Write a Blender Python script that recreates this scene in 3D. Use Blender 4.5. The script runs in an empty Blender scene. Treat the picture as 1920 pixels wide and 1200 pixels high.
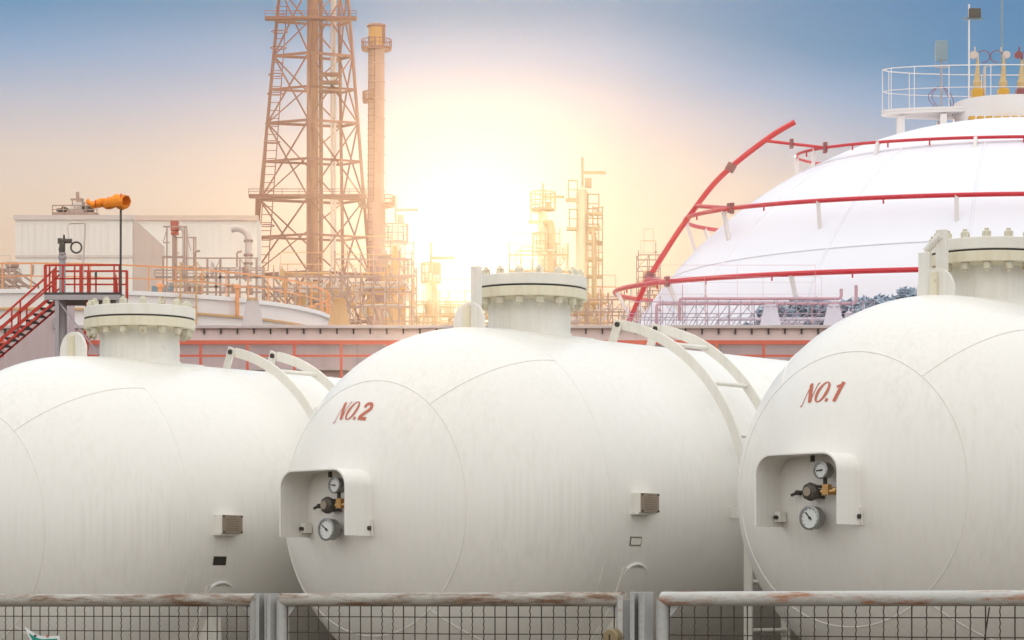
import bpy, bmesh, math, random
from mathutils import Vector, Matrix, Euler
R_=math.radians; PI=math.pi; sin=math.sin; cos=math.cos
rnd=random.Random(7)
SC=bpy.context.scene; COL=SC.collection
F=5300.0; EYE=1.57; HOR=1140.0
def W(u,v,Y): return Vector(((u-960)/F*Y, Y, EYE+(HOR-v)/F*Y))
def ZV(v,Y): return EYE+(HOR-v)/F*Y
# ------------------------------------------------------------------ materials
def nt(m): 
    m.use_nodes=True; t=m.node_tree; t.nodes.clear(); return t
def N(t,typ,**k):
    n=t.nodes.new(typ)
    for a,b in k.items():
        if a in n.inputs: n.inputs[a].default_value=b
        else: setattr(n,a,b)
    return n
def paint(name,base,rough=.5,var=.12,scale=2.0,metal=0.0,rust=0.0,rustcol=(.20,.075,.03),rustscale=(3,3,3),
          streak=0.0,streakscale=(22,22,.9),streakcol=(.30,.27,.2),bump=.0,bumpscale=60,spec=.5,rsoft=.08):
    m=bpy.data.materials.new(name); t=nt(m); L=t.links.new
    out=N(t,'ShaderNodeOutputMaterial'); b=N(t,'ShaderNodeBsdfPrincipled'); L(b.outputs[0],out.inputs[0])
    b.inputs['Roughness'].default_value=rough; b.inputs['Metallic'].default_value=metal
    b.inputs['Specular IOR Level'].default_value=spec
    tc=N(t,'ShaderNodeTexCoord')
    n1=N(t,'ShaderNodeTexNoise'); n1.inputs['Scale'].default_value=scale; n1.inputs['Detail'].default_value=5; n1.inputs['Roughness'].default_value=.6
    L(tc.outputs['Object'],n1.inputs['Vector'])
    mx=N(t,'ShaderNodeMix',data_type='RGBA'); mx.inputs[6].default_value=(*[c*(1-var) for c in base],1); mx.inputs[7].default_value=(*[min(1,c*(1+var)) for c in base],1)
    L(n1.outputs[0],mx.inputs[0]); col=mx.outputs[2]
    def mixin(fac,c,colr):
        q=N(t,'ShaderNodeMix',data_type='RGBA'); L(fac,q.inputs[0]); L(c,q.inputs[6]); q.inputs[7].default_value=(*colr,1); return q.outputs[2]
    def ramp(src,a,bb):
        r=N(t,'ShaderNodeMapRange'); r.inputs[1].default_value=a; r.inputs[2].default_value=bb; L(src,r.inputs[0]); return r.outputs[0]
    def mul(a,bv):
        q=N(t,'ShaderNodeMath',operation='MULTIPLY'); L(a,q.inputs[0])
        if isinstance(bv,float): q.inputs[1].default_value=bv
        else: L(bv,q.inputs[1])
        return q.outputs[0]
    if streak>0:
        mp=N(t,'ShaderNodeMapping'); mp.inputs['Scale'].default_value=streakscale; L(tc.outputs['Object'],mp.inputs[0])
        n2=N(t,'ShaderNodeTexNoise'); n2.inputs['Scale'].default_value=1; n2.inputs['Detail'].default_value=6; n2.inputs['Roughness'].default_value=.65; L(mp.outputs[0],n2.inputs['Vector'])
        n3=N(t,'ShaderNodeTexNoise'); n3.inputs['Scale'].default_value=.9; n3.inputs['Detail'].default_value=3; L(tc.outputs['Object'],n3.inputs['Vector'])
        f=mul(mul(ramp(n2.outputs[0],.44,.74),ramp(n3.outputs[0],.25,.75)),streak)
        col=mixin(f,col,streakcol)
        n5=N(t,'ShaderNodeTexNoise'); n5.inputs['Scale'].default_value=9; n5.inputs['Detail'].default_value=2; L(tc.outputs['Object'],n5.inputs['Vector'])
        col=mixin(mul(ramp(n5.outputs[0],.77,.80),.5*streak),col,(.2,.17,.12))
    if rust>0:
        mp=N(t,'ShaderNodeMapping'); mp.inputs['Scale'].default_value=rustscale; L(tc.outputs['Object'],mp.inputs[0])
        n4=N(t,'ShaderNodeTexNoise'); n4.inputs['Scale'].default_value=1; n4.inputs['Detail'].default_value=9; n4.inputs['Roughness'].default_value=.72; L(mp.outputs[0],n4.inputs['Vector'])
        f=ramp(n4.outputs[0],.66-rust*.3,.66+rsoft-rust*.3)
        n6=N(t,'ShaderNodeTexNoise'); n6.inputs['Scale'].default_value=40; n6.inputs['Detail'].default_value=3; L(tc.outputs['Object'],n6.inputs['Vector'])
        rc=N(t,'ShaderNodeMix',data_type='RGBA'); rc.inputs[6].default_value=(*[c*.55 for c in rustcol],1); rc.inputs[7].default_value=(*[min(1,c*1.6) for c in rustcol],1); L(n6.outputs[0],rc.inputs[0])
        q=N(t,'ShaderNodeMix',data_type='RGBA'); L(f,q.inputs[0]); L(col,q.inputs[6]); L(rc.outputs[2],q.inputs[7]); col=q.outputs[2]
        rr=N(t,'ShaderNodeMapRange'); rr.inputs[3].default_value=rough; rr.inputs[4].default_value=.9; L(f,rr.inputs[0]); L(rr.outputs[0],b.inputs['Roughness'])
    L(col,b.inputs['Base Color'])
    if bump>0:
        nb=N(t,'ShaderNodeTexNoise'); nb.inputs['Scale'].default_value=bumpscale; nb.inputs['Detail'].default_value=4; L(tc.outputs['Object'],nb.inputs['Vector'])
        bp=N(t,'ShaderNodeBump'); bp.inputs['Strength'].default_value=bump; bp.inputs['Distance'].default_value=.01; L(nb.outputs[0],bp.inputs['Height']); L(bp.outputs[0],b.inputs['Normal'])
    return m
M={}
M['tank']=paint('tank_paint',(.80,.782,.74),rough=.36,var=.035,scale=.8,streak=.19,bump=.0,streakscale=(26,26,.8))
M['tank_trim']=paint('tank_trim_paint',(.76,.74,.68),rough=.45,var=.08,scale=5,streak=.3,rust=.02,rustcol=(.45,.27,.09),rustscale=(7,7,2))
M['flange']=paint('flange_paint',(.77,.755,.69),rough=.45,var=.06,scale=4,streak=.35,streakscale=(14,14,1.5),rust=.06,rustcol=(.50,.33,.13),rustscale=(6,6,1.2),streakcol=(.55,.42,.2))
M['flange_low']=paint('flange_low_paint',(.72,.68,.53),rough=.5,var=.1,scale=4,streak=.5,streakcol=(.55,.38,.15),rust=.16,rustcol=(.50,.30,.11),rustscale=(5,5,.8))
M['gasket']=paint('gasket_black',(.035,.033,.03),rough=.8)
M['bolt']=paint('bolt_paint',(.62,.59,.47),rough=.5,var=.15,scale=12,rust=.35,rustcol=(.33,.19,.08),rustscale=(9,9,9))
M['darkbolt']=paint('dark_bolt_steel',(.05,.045,.04),rough=.5,metal=.4,var=.3,scale=40)
M['marking']=paint('red_marking_paint',(.50,.13,.075),rough=.6,var=.12,scale=20)
M['brass']=paint('brass',(.55,.33,.13),rough=.35,metal=.8,var=.2,scale=30)
M['casing']=paint('gauge_casing_steel',(.30,.30,.29),rough=.35,metal=.7,var=.2,scale=20)
M['dial']=paint('gauge_dial_white',(.66,.68,.66),rough=.35,var=.08,scale=30)
M['needle']=paint('needle_black',(.03,.03,.03),rough=.5)
M['plate']=paint('engraved_plate_metal',(.33,.27,.21),rough=.45,metal=.5,var=.15,scale=18)
M['galv']=paint('galvanised_post_steel',(.40,.40,.385),rough=.5,metal=.15,var=.25,scale=6,streak=.7,streakscale=(30,30,2),streakcol=(.16,.14,.12),rust=.12,rustscale=(9,9,3),rustcol=(.2,.08,.035),bump=.3,bumpscale=40)
M['rail']=paint('rusty_fence_pipe',(.40,.38,.335),rough=.42,metal=.0,var=.15,scale=6,streak=.5,streakscale=(2,26,26),streakcol=(.14,.10,.07),rust=.66,rsoft=.16,rustscale=(3.4,24,24),rustcol=(.17,.10,.06),bump=.35,bumpscale=50)
M['railclean']=paint('pale_fence_pipe',(.46,.455,.425),rough=.42,metal=.0,var=.15,scale=6,streak=.5,streakscale=(2,26,26),streakcol=(.2,.16,.12),rust=.50,rsoft=.14,rustscale=(3.2,20,20),rustcol=(.30,.12,.05),bump=.35,bumpscale=50)
M['wire']=paint('mesh_wire_rusty',(.06,.042,.032),rough=.7,metal=.2,var=.4,scale=12)
M['teal']=paint('teal_sign_paint',(.0,.26,.20),rough=.5)
M['signwhite']=paint('sign_white',(.75,.76,.74),rough=.5)
M['red']=paint('red_rail_paint',(.56,.03,.012),rough=.45,var=.15,scale=3)
M['redpipe']=paint('red_sprinkler_pipe',(.58,.012,.03),rough=.35,var=.1,scale=.6)
M['orange']=paint('orange_rail_paint',(.78,.34,.14),rough=.5,var=.1)
M['sock']=paint('windsock_orange_cloth',(.95,.27,.01),rough=.8,var=.1,scale=4)
M['concrete']=paint('glow_paled_concrete',(.60,.49,.50),rough=.85,var=.14,scale=.4,streak=.35,streakscale=(3,3,.25),streakcol=(.14,.12,.12),bump=.3,bumpscale=4)  # concrete lightened towards peach, the fading in the glow is painted
M['concap']=paint('pale_wall_capping',(.58,.52,.51),rough=.8,var=.08,scale=.5)
M['steelgrey']=paint('grey_platform_steel',(.40,.37,.39),rough=.5,metal=.2,var=.15,scale=2)
M['darksteel']=paint('dark_steel',(.07,.06,.06),rough=.6,metal=.3,var=.3,scale=3)
M['white']=paint('white_plant_paint',(.80,.77,.76),rough=.5,var=.04,scale=.5,streak=.15,streakscale=(2,2,.15),streakcol=(.5,.42,.38))
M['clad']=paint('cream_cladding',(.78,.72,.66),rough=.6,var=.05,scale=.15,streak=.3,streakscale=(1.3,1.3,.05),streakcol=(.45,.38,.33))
M['cladside']=paint('peach_shade_cladding',(.68,.52,.43),rough=.6,var=.07,scale=.15,streak=.3,streakscale=(1.3,1.3,.05),streakcol=(.4,.27,.2))  # darker copy of the cladding, the side's shade is in the colour
M['lattice']=paint('rusty_derrick_steel',(.27,.12,.085),rough=.6,metal=.1,var=.3,scale=.4)
M['flarepipe']=paint('flare_riser_steel',(.36,.17,.11),rough=.55,var=.25,scale=.3,streak=.5,streakscale=(2,2,.15),streakcol=(.15,.07,.05))
M['stack']=paint('chimney_concrete',(.42,.25,.21),rough=.8,var=.15,scale=.25,streak=.6,streakscale=(2.2,2.2,.12),streakcol=(.25,.14,.1))
M['stacktop']=paint('chimney_top_ochre',(.50,.25,.07),rough=.7,var=.3,scale=.8)
M['unit']=paint('process_unit_steel',(.44,.30,.24),rough=.6,metal=.1,var=.3,scale=.5)
M['unitpale']=paint('pale_insulated_pipe',(.62,.53,.48),rough=.5,metal=.1,var=.12,scale=.6)
M['unitochre']=paint('ochre_pipe_paint',(.60,.36,.17),rough=.5,var=.25,scale=.5)
M['redbox']=paint('red_oxide_hood',(.42,.09,.06),rough=.6,var=.15,scale=.4)
M['sphere']=paint('sphere_white_paint',(.80,.81,.88),rough=.45,var=.03,scale=.15,streak=.12,streakscale=(1.2,1.2,.12),streakcol=(.6,.6,.66))
M['gold']=paint('golden_valve_body',(.62,.34,.04),rough=.4,metal=.3,var=.25,scale=4)
M['greybox']=paint('blue_grey_box',(.22,.31,.36),rough=.5,var=.08)
M['maroon']=paint('maroon_valve_paint',(.25,.07,.08),rough=.5,var=.2,scale=4)
M['leaf']=paint('haze_tinted_leaves',(.34,.41,.50),rough=.8,var=.5,scale=1.5)  # pale blue of distance haze is put into the leaf colour
M['bark']=paint('tree_bark',(.10,.08,.06),rough=.9)
M['house']=paint('distant_house_wall',(.62,.60,.62),rough=.8,var=.1,scale=.3)
M['ground']=paint('gravel_ground',(.135,.115,.09),rough=.95,var=.25,scale=1.2,bump=.5,bumpscale=30)
M['valvedark']=paint('dark_green_valve',(.09,.08,.065),rough=.5,metal=.3,var=.3,scale=6)
M['lav']=paint('pale_lavender_paint',(.66,.62,.70),rough=.6,var=.08,scale=.4)
M['glowyellow']=paint('glow_tinted_cladding',(.74,.60,.40),rough=.6,var=.1,scale=.4)  # sun glow painted into the cladding as a paler, yellower tone
M['glowsteel']=paint('glow_tinted_steel',(.56,.40,.22),rough=.6,var=.2,scale=.4)  # steel lightened in colour to stand in for the glow around it
M['guard']=paint('orange_red_guardrail_paint',(.74,.15,.09),rough=.5,var=.12,scale=1)
M['brasspale']=paint('weathered_golden_bonnet',(.58,.42,.20),rough=.5,var=.25,scale=5)
# ------------------------------------------------------------------ mesh builder
class MB:
    def __init__(s): s.v=[]; s.f=[]; s.flat=set()
    def add(s,vs,fs):
        o=len(s.v); s.v+= [Vector(p) for p in vs]; s.f+=[tuple(i+o for i in f) for f in fs]; return s
    def box(s,c,size,rz=0.0,rot=None):
        c=Vector(c); h=Vector(size)/2; m=rot if rot else Matrix.Rotation(rz,3,'Z')
        vs=[c+m@Vector((x*h.x,y*h.y,z*h.z)) for x in(-1,1) for y in(-1,1) for z in(-1,1)]
        return s.add(vs,[(0,1,3,2),(4,6,7,5),(0,4,5,1),(2,3,7,6),(0,2,6,4),(1,5,7,3)])
    def bar(s,a,b,w,h,up=(0,0,1)):
        a=Vector(a); b=Vector(b); d=(b-a).normalized(); up=Vector(up)
        if abs(d.dot(up))>.98: up=Vector((1,0,0))
        x=d.cross(up).normalized(); y=x.cross(d).normalized()
        vs=[p+x*(i*w/2)+y*(j*h/2) for p in(a,b) for i,j in((-1,-1),(1,-1),(1,1),(-1,1))]
        return s.add(vs,[(3,2,1,0),(4,5,6,7),(0,1,5,4),(1,2,6,5),(2,3,7,6),(3,0,4,7)])
    def tube(s,path,r,seg=8,closed=False,radii=None,cap=True):
        P=[Vector(p) for p in path]; n=len(P)
        if n<2: return s
        rings=[]; prev=None
        for i in range(n):
            if closed: d=(P[(i+1)%n]-P[i-1])
            else: d=P[min(i+1,n-1)]-P[max(i-1,0)]
            d.normalize()
            if prev is None:
                up=Vector((0,0,1)) if abs(d.z)<.9 else Vector((1,0,0)); x=d.cross(up).normalized()
            else: x=(prev-d*prev.dot(d)).normalized()
            prev=x; y=d.cross(x); rr=radii[i] if radii else r
            rings.append([P[i]+(x*cos(2*PI*k/seg)+y*sin(2*PI*k/seg))*rr for k in range(seg)])
        vs=[q for g in rings for q in g]; fs=[]
        m=n if closed else n-1
        for i in range(m):
            a=i*seg; b=((i+1)%n)*seg
            for k in range(seg): fs.append((a+k,a+(k+1)%seg,b+(k+1)%seg,b+k))
        if not closed and cap: fs.append(tuple(range(seg-1,-1,-1))); fs.append(tuple((n-1)*seg+k for k in range(seg)))
        return s.add(vs,fs)
    def cyl(s,a,b,r,seg=12,r2=None): return s.tube([a,b],r,seg,radii=[r,r if r2 is None else r2])
    def lathe(s,prof,c=(0,0,0),axis=(0,0,1),seg=32,capped=True):
        c=Vector(c); q=Vector((0,0,1)).rotation_difference(Vector(axis)); vs=[]; fs=[]
        for r,z in prof:
            for k in range(seg): vs.append(c+q@Vector((r*cos(2*PI*k/seg),r*sin(2*PI*k/seg),z)))
        n=len(prof)
        for i in range(n-1):
            for k in range(seg): fs.append((i*seg+k,i*seg+(k+1)%seg,(i+1)*seg+(k+1)%seg,(i+1)*seg+k))
        if capped: fs.append(tuple(range(seg-1,-1,-1))); fs.append(tuple((n-1)*seg+k for k in range(seg)))
        return s.add(vs,fs)
    def ring(s,c,R,r,seg=48,seg2=8,a0=0,a1=2*PI,axis=(0,0,1)):
        c=Vector(c); q=Vector((0,0,1)).rotation_difference(Vector(axis)); full=abs(a1-a0-2*PI)<1e-4; n=seg if full else seg+1
        return s.tube([c+q@Vector((R*cos(a0+(a1-a0)*i/seg),R*sin(a0+(a1-a0)*i/seg),0)) for i in range(n)],r,seg2,closed=full)
    def prism(s,poly,depth,plane):   # poly 2D, plane(fn (a,b,d)->Vector)
        n=len(poly); vs=[plane(a,b,0) for a,b in poly]+[plane(a,b,depth) for a,b in poly]
        return s.add(vs,[tuple(range(n-1,-1,-1)),tuple(range(n,2*n))]+[(i,(i+1)%n,n+(i+1)%n,n+i) for i in range(n)])
    def build(s,name,mat,parent=None,world=False,bevel=0,smooth=30,seg=2):
        me=bpy.data.meshes.new(name)
        vs=s.v
        if parent is not None and world: 
            mi=parent.get('_mi'); inv=MATS[parent.name].inverted(); vs=[inv@p for p in vs]
        me.from_pydata([tuple(p) for p in vs],[],s.f); me.validate()
        bm=bmesh.new(); bm.from_mesh(me); bmesh.ops.recalc_face_normals(bm,faces=bm.faces); bm.to_mesh(me); bm.free()
        me.materials.append(M[mat] if isinstance(mat,str) else mat)
        for p in me.polygons: p.use_smooth=True
        me.set_sharp_from_angle(angle=R_(smooth))
        o=bpy.data.objects.new(name,me); COL.objects.link(o)
        if parent is not None: o.parent=parent; MATS[o.name]=MATS[parent.name]
        else: MATS[o.name]=Matrix.Identity(4)
        if bevel>0:
            b=o.modifiers.new('bevel','BEVEL'); b.width=bevel; b.segments=seg; b.limit_method='ANGLE'; b.angle_limit=R_(40)
        return o
MATS={}
def thing(name,label,cat,loc=(0,0,0),rz=0.0,group=None):
    o=bpy.data.objects.new(name,None); COL.objects.link(o); o.empty_display_size=.2
    o.location=loc; o.rotation_euler=(0,0,rz); tag(o,label,cat,group)
    MATS[o.name]=Matrix.Translation(Vector(loc))@Matrix.Rotation(rz,4,'Z'); return o
def tag(o,label=None,cat=None,group=None,kind=None):
    if label:o['label']=label
    if cat:o['category']=cat
    if group:o['group']=group
    if kind:o['kind']=kind
    return o
# ------------------------------------------------------------------ world, sun, camera
SUN_AZ=math.atan2(880-960,F); SUN_EL=math.atan((HOR-490)/F)
SD=Vector((sin(SUN_AZ)*cos(SUN_EL),cos(SUN_AZ)*cos(SUN_EL),sin(SUN_EL)))
w=bpy.data.worlds.new("World"); SC.world=w; w.use_nodes=True; t=w.node_tree; t.nodes.clear(); L=t.links.new
out=N(t,'ShaderNodeOutputWorld'); bg=N(t,'ShaderNodeBackground'); bg2=N(t,'ShaderNodeBackground'); ad=N(t,'ShaderNodeAddShader')
L(bg.outputs[0],ad.inputs[0]); L(bg2.outputs[0],ad.inputs[1]); L(ad.outputs[0],out.inputs[0])
sky=N(t,'ShaderNodeTexSky'); sky.sky_type='NISHITA'; sky.sun_disc=False; sky.sun_elevation=SUN_EL; sky.sun_rotation=SUN_AZ; sky.air_density=1; sky.dust_density=1
L(sky.outputs[0],bg2.inputs[0]); bg2.inputs[1].default_value=.0006
tc=N(t,'ShaderNodeTexCoord'); nrm=N(t,'ShaderNodeVectorMath',operation='NORMALIZE'); L(tc.outputs['Generated'],nrm.inputs[0])
sp=N(t,'ShaderNodeSeparateXYZ'); L(nrm.outputs[0],sp.inputs[0])
def mth(op,a,b=None,c=None):
    n=N(t,'ShaderNodeMath',operation=op)
    for i,x in enumerate((a,b,c)):
        if x is None: continue
        if isinstance(x,(int,float)): n.inputs[i].default_value=x
        else: L(x,n.inputs[i])
    return n.outputs[0]
shift=mth('MULTIPLY',mth('MAXIMUM',mth('SUBTRACT',mth('MINIMUM',sp.outputs[0],.3),.03),0),.17)
ez=mth('ADD',sp.outputs[2],mth('MULTIPLY',shift,mth('GREATER_THAN',sp.outputs[1],0)))
noi=N(t,'ShaderNodeTexNoise'); noi.inputs['Scale'].default_value=5; noi.inputs['Detail'].default_value=4
mp=N(t,'ShaderNodeMapping'); mp.inputs['Scale'].default_value=(1,1,3.5); L(nrm.outputs[0],mp.inputs[0]); L(mp.outputs[0],noi.inputs['Vector'])
ez=mth('ADD',ez,mth('MULTIPLY',mth('SUBTRACT',noi.outputs[0],.5),.012))
cr=N(t,'ShaderNodeValToRGB'); L(ez,cr.inputs[0]); e=cr.color_ramp; e.interpolation='EASE' if False else 'LINEAR'
SKY=[(0.0,(.45,.37,.31)),(.08,(.55,.43,.35)),(.12,(.72,.55,.43)),(.138,(.73,.59,.475)),(.157,(.66,.57,.52)),(.175,(.47,.49,.57)),(.1925,(.25,.38,.57)),(.2085,(.095,.265,.465)),(.25,(.06,.20,.42)),(.36,(.75,.85,1.0)),(.6,(1.25,1.3,1.35)),(1.0,(1.55,1.55,1.5))]
while len(e.elements)>1: e.elements.remove(e.elements[0])
e.elements[0].position=SKY[0][0]; e.elements[0].color=(*SKY[0][1],1)
for p,c in SKY[1:]:
    k=e.elements.new(p); k.color=(*c,1)
dt=N(t,'ShaderNodeVectorMath',operation='DOT_PRODUCT'); L(nrm.outputs[0],dt.inputs[0]); dt.inputs[1].default_value=SD
ang=mth('ARCCOSINE',mth('MINIMUM',dt.outputs['Value'],1.0))
g1=mth('EXPONENT',mth('MULTIPLY',mth('POWER',mth('DIVIDE',ang,R_(1.45)),2.0),-1.0))
g2=mth('EXPONENT',mth('MULTIPLY',mth('DIVIDE',ang,R_(2.6)),-1.0))
def sc_(f,c):
    n=N(t,'ShaderNodeVectorMath',operation='SCALE'); n.inputs[0].default_value=c; L(f,n.inputs[3]); return n.outputs[0]
def ad_(a,b):
    n=N(t,'ShaderNodeVectorMath',operation='ADD'); L(a,n.inputs[0]); L(b,n.inputs[1]); return n.outputs[0]
bk=mth('MULTIPLY',mth('MINIMUM',mth('MAXIMUM',mth('MULTIPLY',sp.outputs[1],-2.5),0),1),mth('MINIMUM',mth('MAXIMUM',mth('MULTIPLY',sp.outputs[2],12),0),1))
bm_=N(t,'ShaderNodeMix',data_type='RGBA'); L(bk,bm_.inputs[0]); L(cr.outputs[0],bm_.inputs[6]); bm_.inputs[7].default_value=(1.38,1.355,1.31,1)  # sky behind the camera brightened, an added fill for camera-facing sides
tot=ad_(ad_(bm_.outputs[2],sc_(g1,(.34,.36,.30))),sc_(g2,(.10,.04,.0)))
L(tot,bg.inputs[0]); bg.inputs[1].default_value=1.0
sl=bpy.data.lights.new('sun','SUN'); sl.energy=2.0; sl.angle=R_(.5); sl.color=(1,.75,.50)
so=bpy.data.objects.new('sun',sl); COL.objects.link(so); so.rotation_euler=SD.to_track_quat('Z','Y').to_euler(); so.location=(0,0,60)
cam=bpy.data.cameras.new('camera'); co=bpy.data.objects.new('camera',cam); COL.objects.link(co); SC.camera=co
cam.sensor_width=36; cam.lens=F/1920*36; cam.shift_y=(HOR-600)/1920; cam.clip_start=.1; cam.clip_end=6000
co.location=(0,0,EYE); co.rotation_euler=(PI/2,0,0)
SC.view_settings.view_transform='Standard'; SC.view_settings.look='None'; SC.view_settings.gamma=1; SC.view_settings.exposure=0.0
SC.cycles.volume_bounces=1; SC.cycles.max_bounces=6; SC.cycles.use_denoising=True; SC.cycles.sample_clamp_indirect=6
# ground and haze
g=MB(); g.add([(-3000,-500,0),(3000,-500,0),(3000,5000,0),(-3000,5000,0)],[(0,1,2,3)])
tag(g.build('ground','ground'),kind='structure')
yd=MB(); yd.add([(-90,65,.006),(90,65,.006),(90,218,.006),(-90,218,.006)],[(0,1,2,3)])
M['bounce_yard']=paint('pale_bounce_yard',(.52,.50,.47),rough=.9,var=.08,scale=.2)  # added sheet, there to bounce skylight onto the plant fronts
tag(yd.build('bounce_pavement','bounce_yard'),kind='structure')
HZ=MB(); HZ.box((0,105,24.5),(170,230,51))
hm=bpy.data.materials.new('haze_air'); t2=nt(hm); o2=N(t2,'ShaderNodeOutputMaterial'); pv=N(t2,'ShaderNodeVolumePrincipled'); t2.links.new(pv.outputs[0],o2.inputs[1])
pv.inputs['Color'].default_value=(1,.86,.70,1); pv.inputs['Density'].default_value=.000105; pv.inputs['Anisotropy'].default_value=.935
M['haze']=hm
tag(HZ.build('haze','haze'),'pale warm haze hanging over the whole plant','haze',kind='stuff')
# ------------------------------------------------------------------ tanks
r=1.5; TH=R_(42)
def glyph_strokes(ch):
    def ell(cx,cy,rx,ry,sh,w0,w1,a0=0,a1=360,n=28):
        pts=[];ws=[]
        for i in range(n+1):
            a=R_(a0+(a1-a0)*i/n); x=cx+rx*cos(a); y=cy+ry*sin(a); pts.append((x+sh*(y-cy),y)); ws.append(w0+(w1-w0)*abs(cos(a))**1.5)
        return pts,ws
    if ch=='N': return [([(-.03,-.17),(.02,-.16),(.06,-.10),(.34,.93),(.40,1.0)],[.10,.07,.045,.045,.05]),([(.27,.97),(.34,.93),(.50,.04),(.52,-.02)],[.05,.22,.22,.06]),([(.51,.0),(.74,.92),(.83,1.0)],[.04,.05,.09])],.72
    if ch=='O': return [ell(.40,.5,.26,.50,.32,.055,.17)],.70
    if ch=='.': return [([(.02,.0),(.05,.16)],[.15,.15])],.26
    if ch=='2': return [([(.20,.70),(.24,.84),(.36,.93),(.52,.93),(.62,.84),(.62,.70),(.52,.56),(.30,.36),(.12,.18),(.10,.09)],[.20,.18,.17,.18,.20,.21,.20,.20,.2,.18]),([(.02,.09),(.55,.09)],[.18,.18])],.7
    if ch=='1': return [([(.20,.0),(.50,1.0)],[.19,.20]),([(.18,.74),(.40,.84),(.47,.98)],[.13,.12,.08])],.6
def sphere_text(txt,n0,h,rot,parent,rad,two=0):
    n0=n0.normalized(); right=Vector((0,0,1)).cross(n0).normalized(); up=n0.cross(right).normalized()
    mb=MB(); x0=0; adv=[]
    for ch in txt: adv.append(glyph_strokes(ch)[1])
    tot=sum(adv)
    for ch in txt:
        st,a=glyph_strokes(ch)
        for pts,ws in st:
            P=[Vector((p[0],p[1])) for p in pts]
            # refine
            Q=[];WW=[]
            for i in range(len(P)-1):
                for k in range(4): Q.append(P[i].lerp(P[i+1],k/4)); WW.append(ws[i]+(ws[i+1]-ws[i])*k/4)
            Q.append(P[-1]); WW.append(ws[-1]); vs=[]; fs=[]
            for i,q in enumerate(Q):
                d=(Q[min(i+1,len(Q)-1)]-Q[max(i-1,0)]).normalized(); nn=Vector((-d.y,d.x))
                for sg in(-1,1):
                    c=q+nn*(sg*WW[i]/2); s_=(c.x+x0-tot/2-.13*(c.y-.5))*h; t_=(c.y-.5)*h
                    s2=s_*cos(rot)-t_*sin(rot); t2_=s_*sin(rot)+t_*cos(rot)
                    vs.append((n0+right*(s2/rad)+up*(t2_/rad)).normalized()*(rad+.003))
                if i: fs.append((2*i-2,2*i-1,2*i+1,2*i))
            mb.add(vs,fs)
        x0+=a
    return mb.build('number_marking','marking',parent)
def arcpts(rad,x,a0,a1,n): # in plane x=const; angle from top towards -y (viewer's right)
    return [Vector((x,-rad*sin(a0+(a1-a0)*i/n),rad*cos(a0+(a1-a0)*i/n))) for i in range(n+1)]
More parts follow.
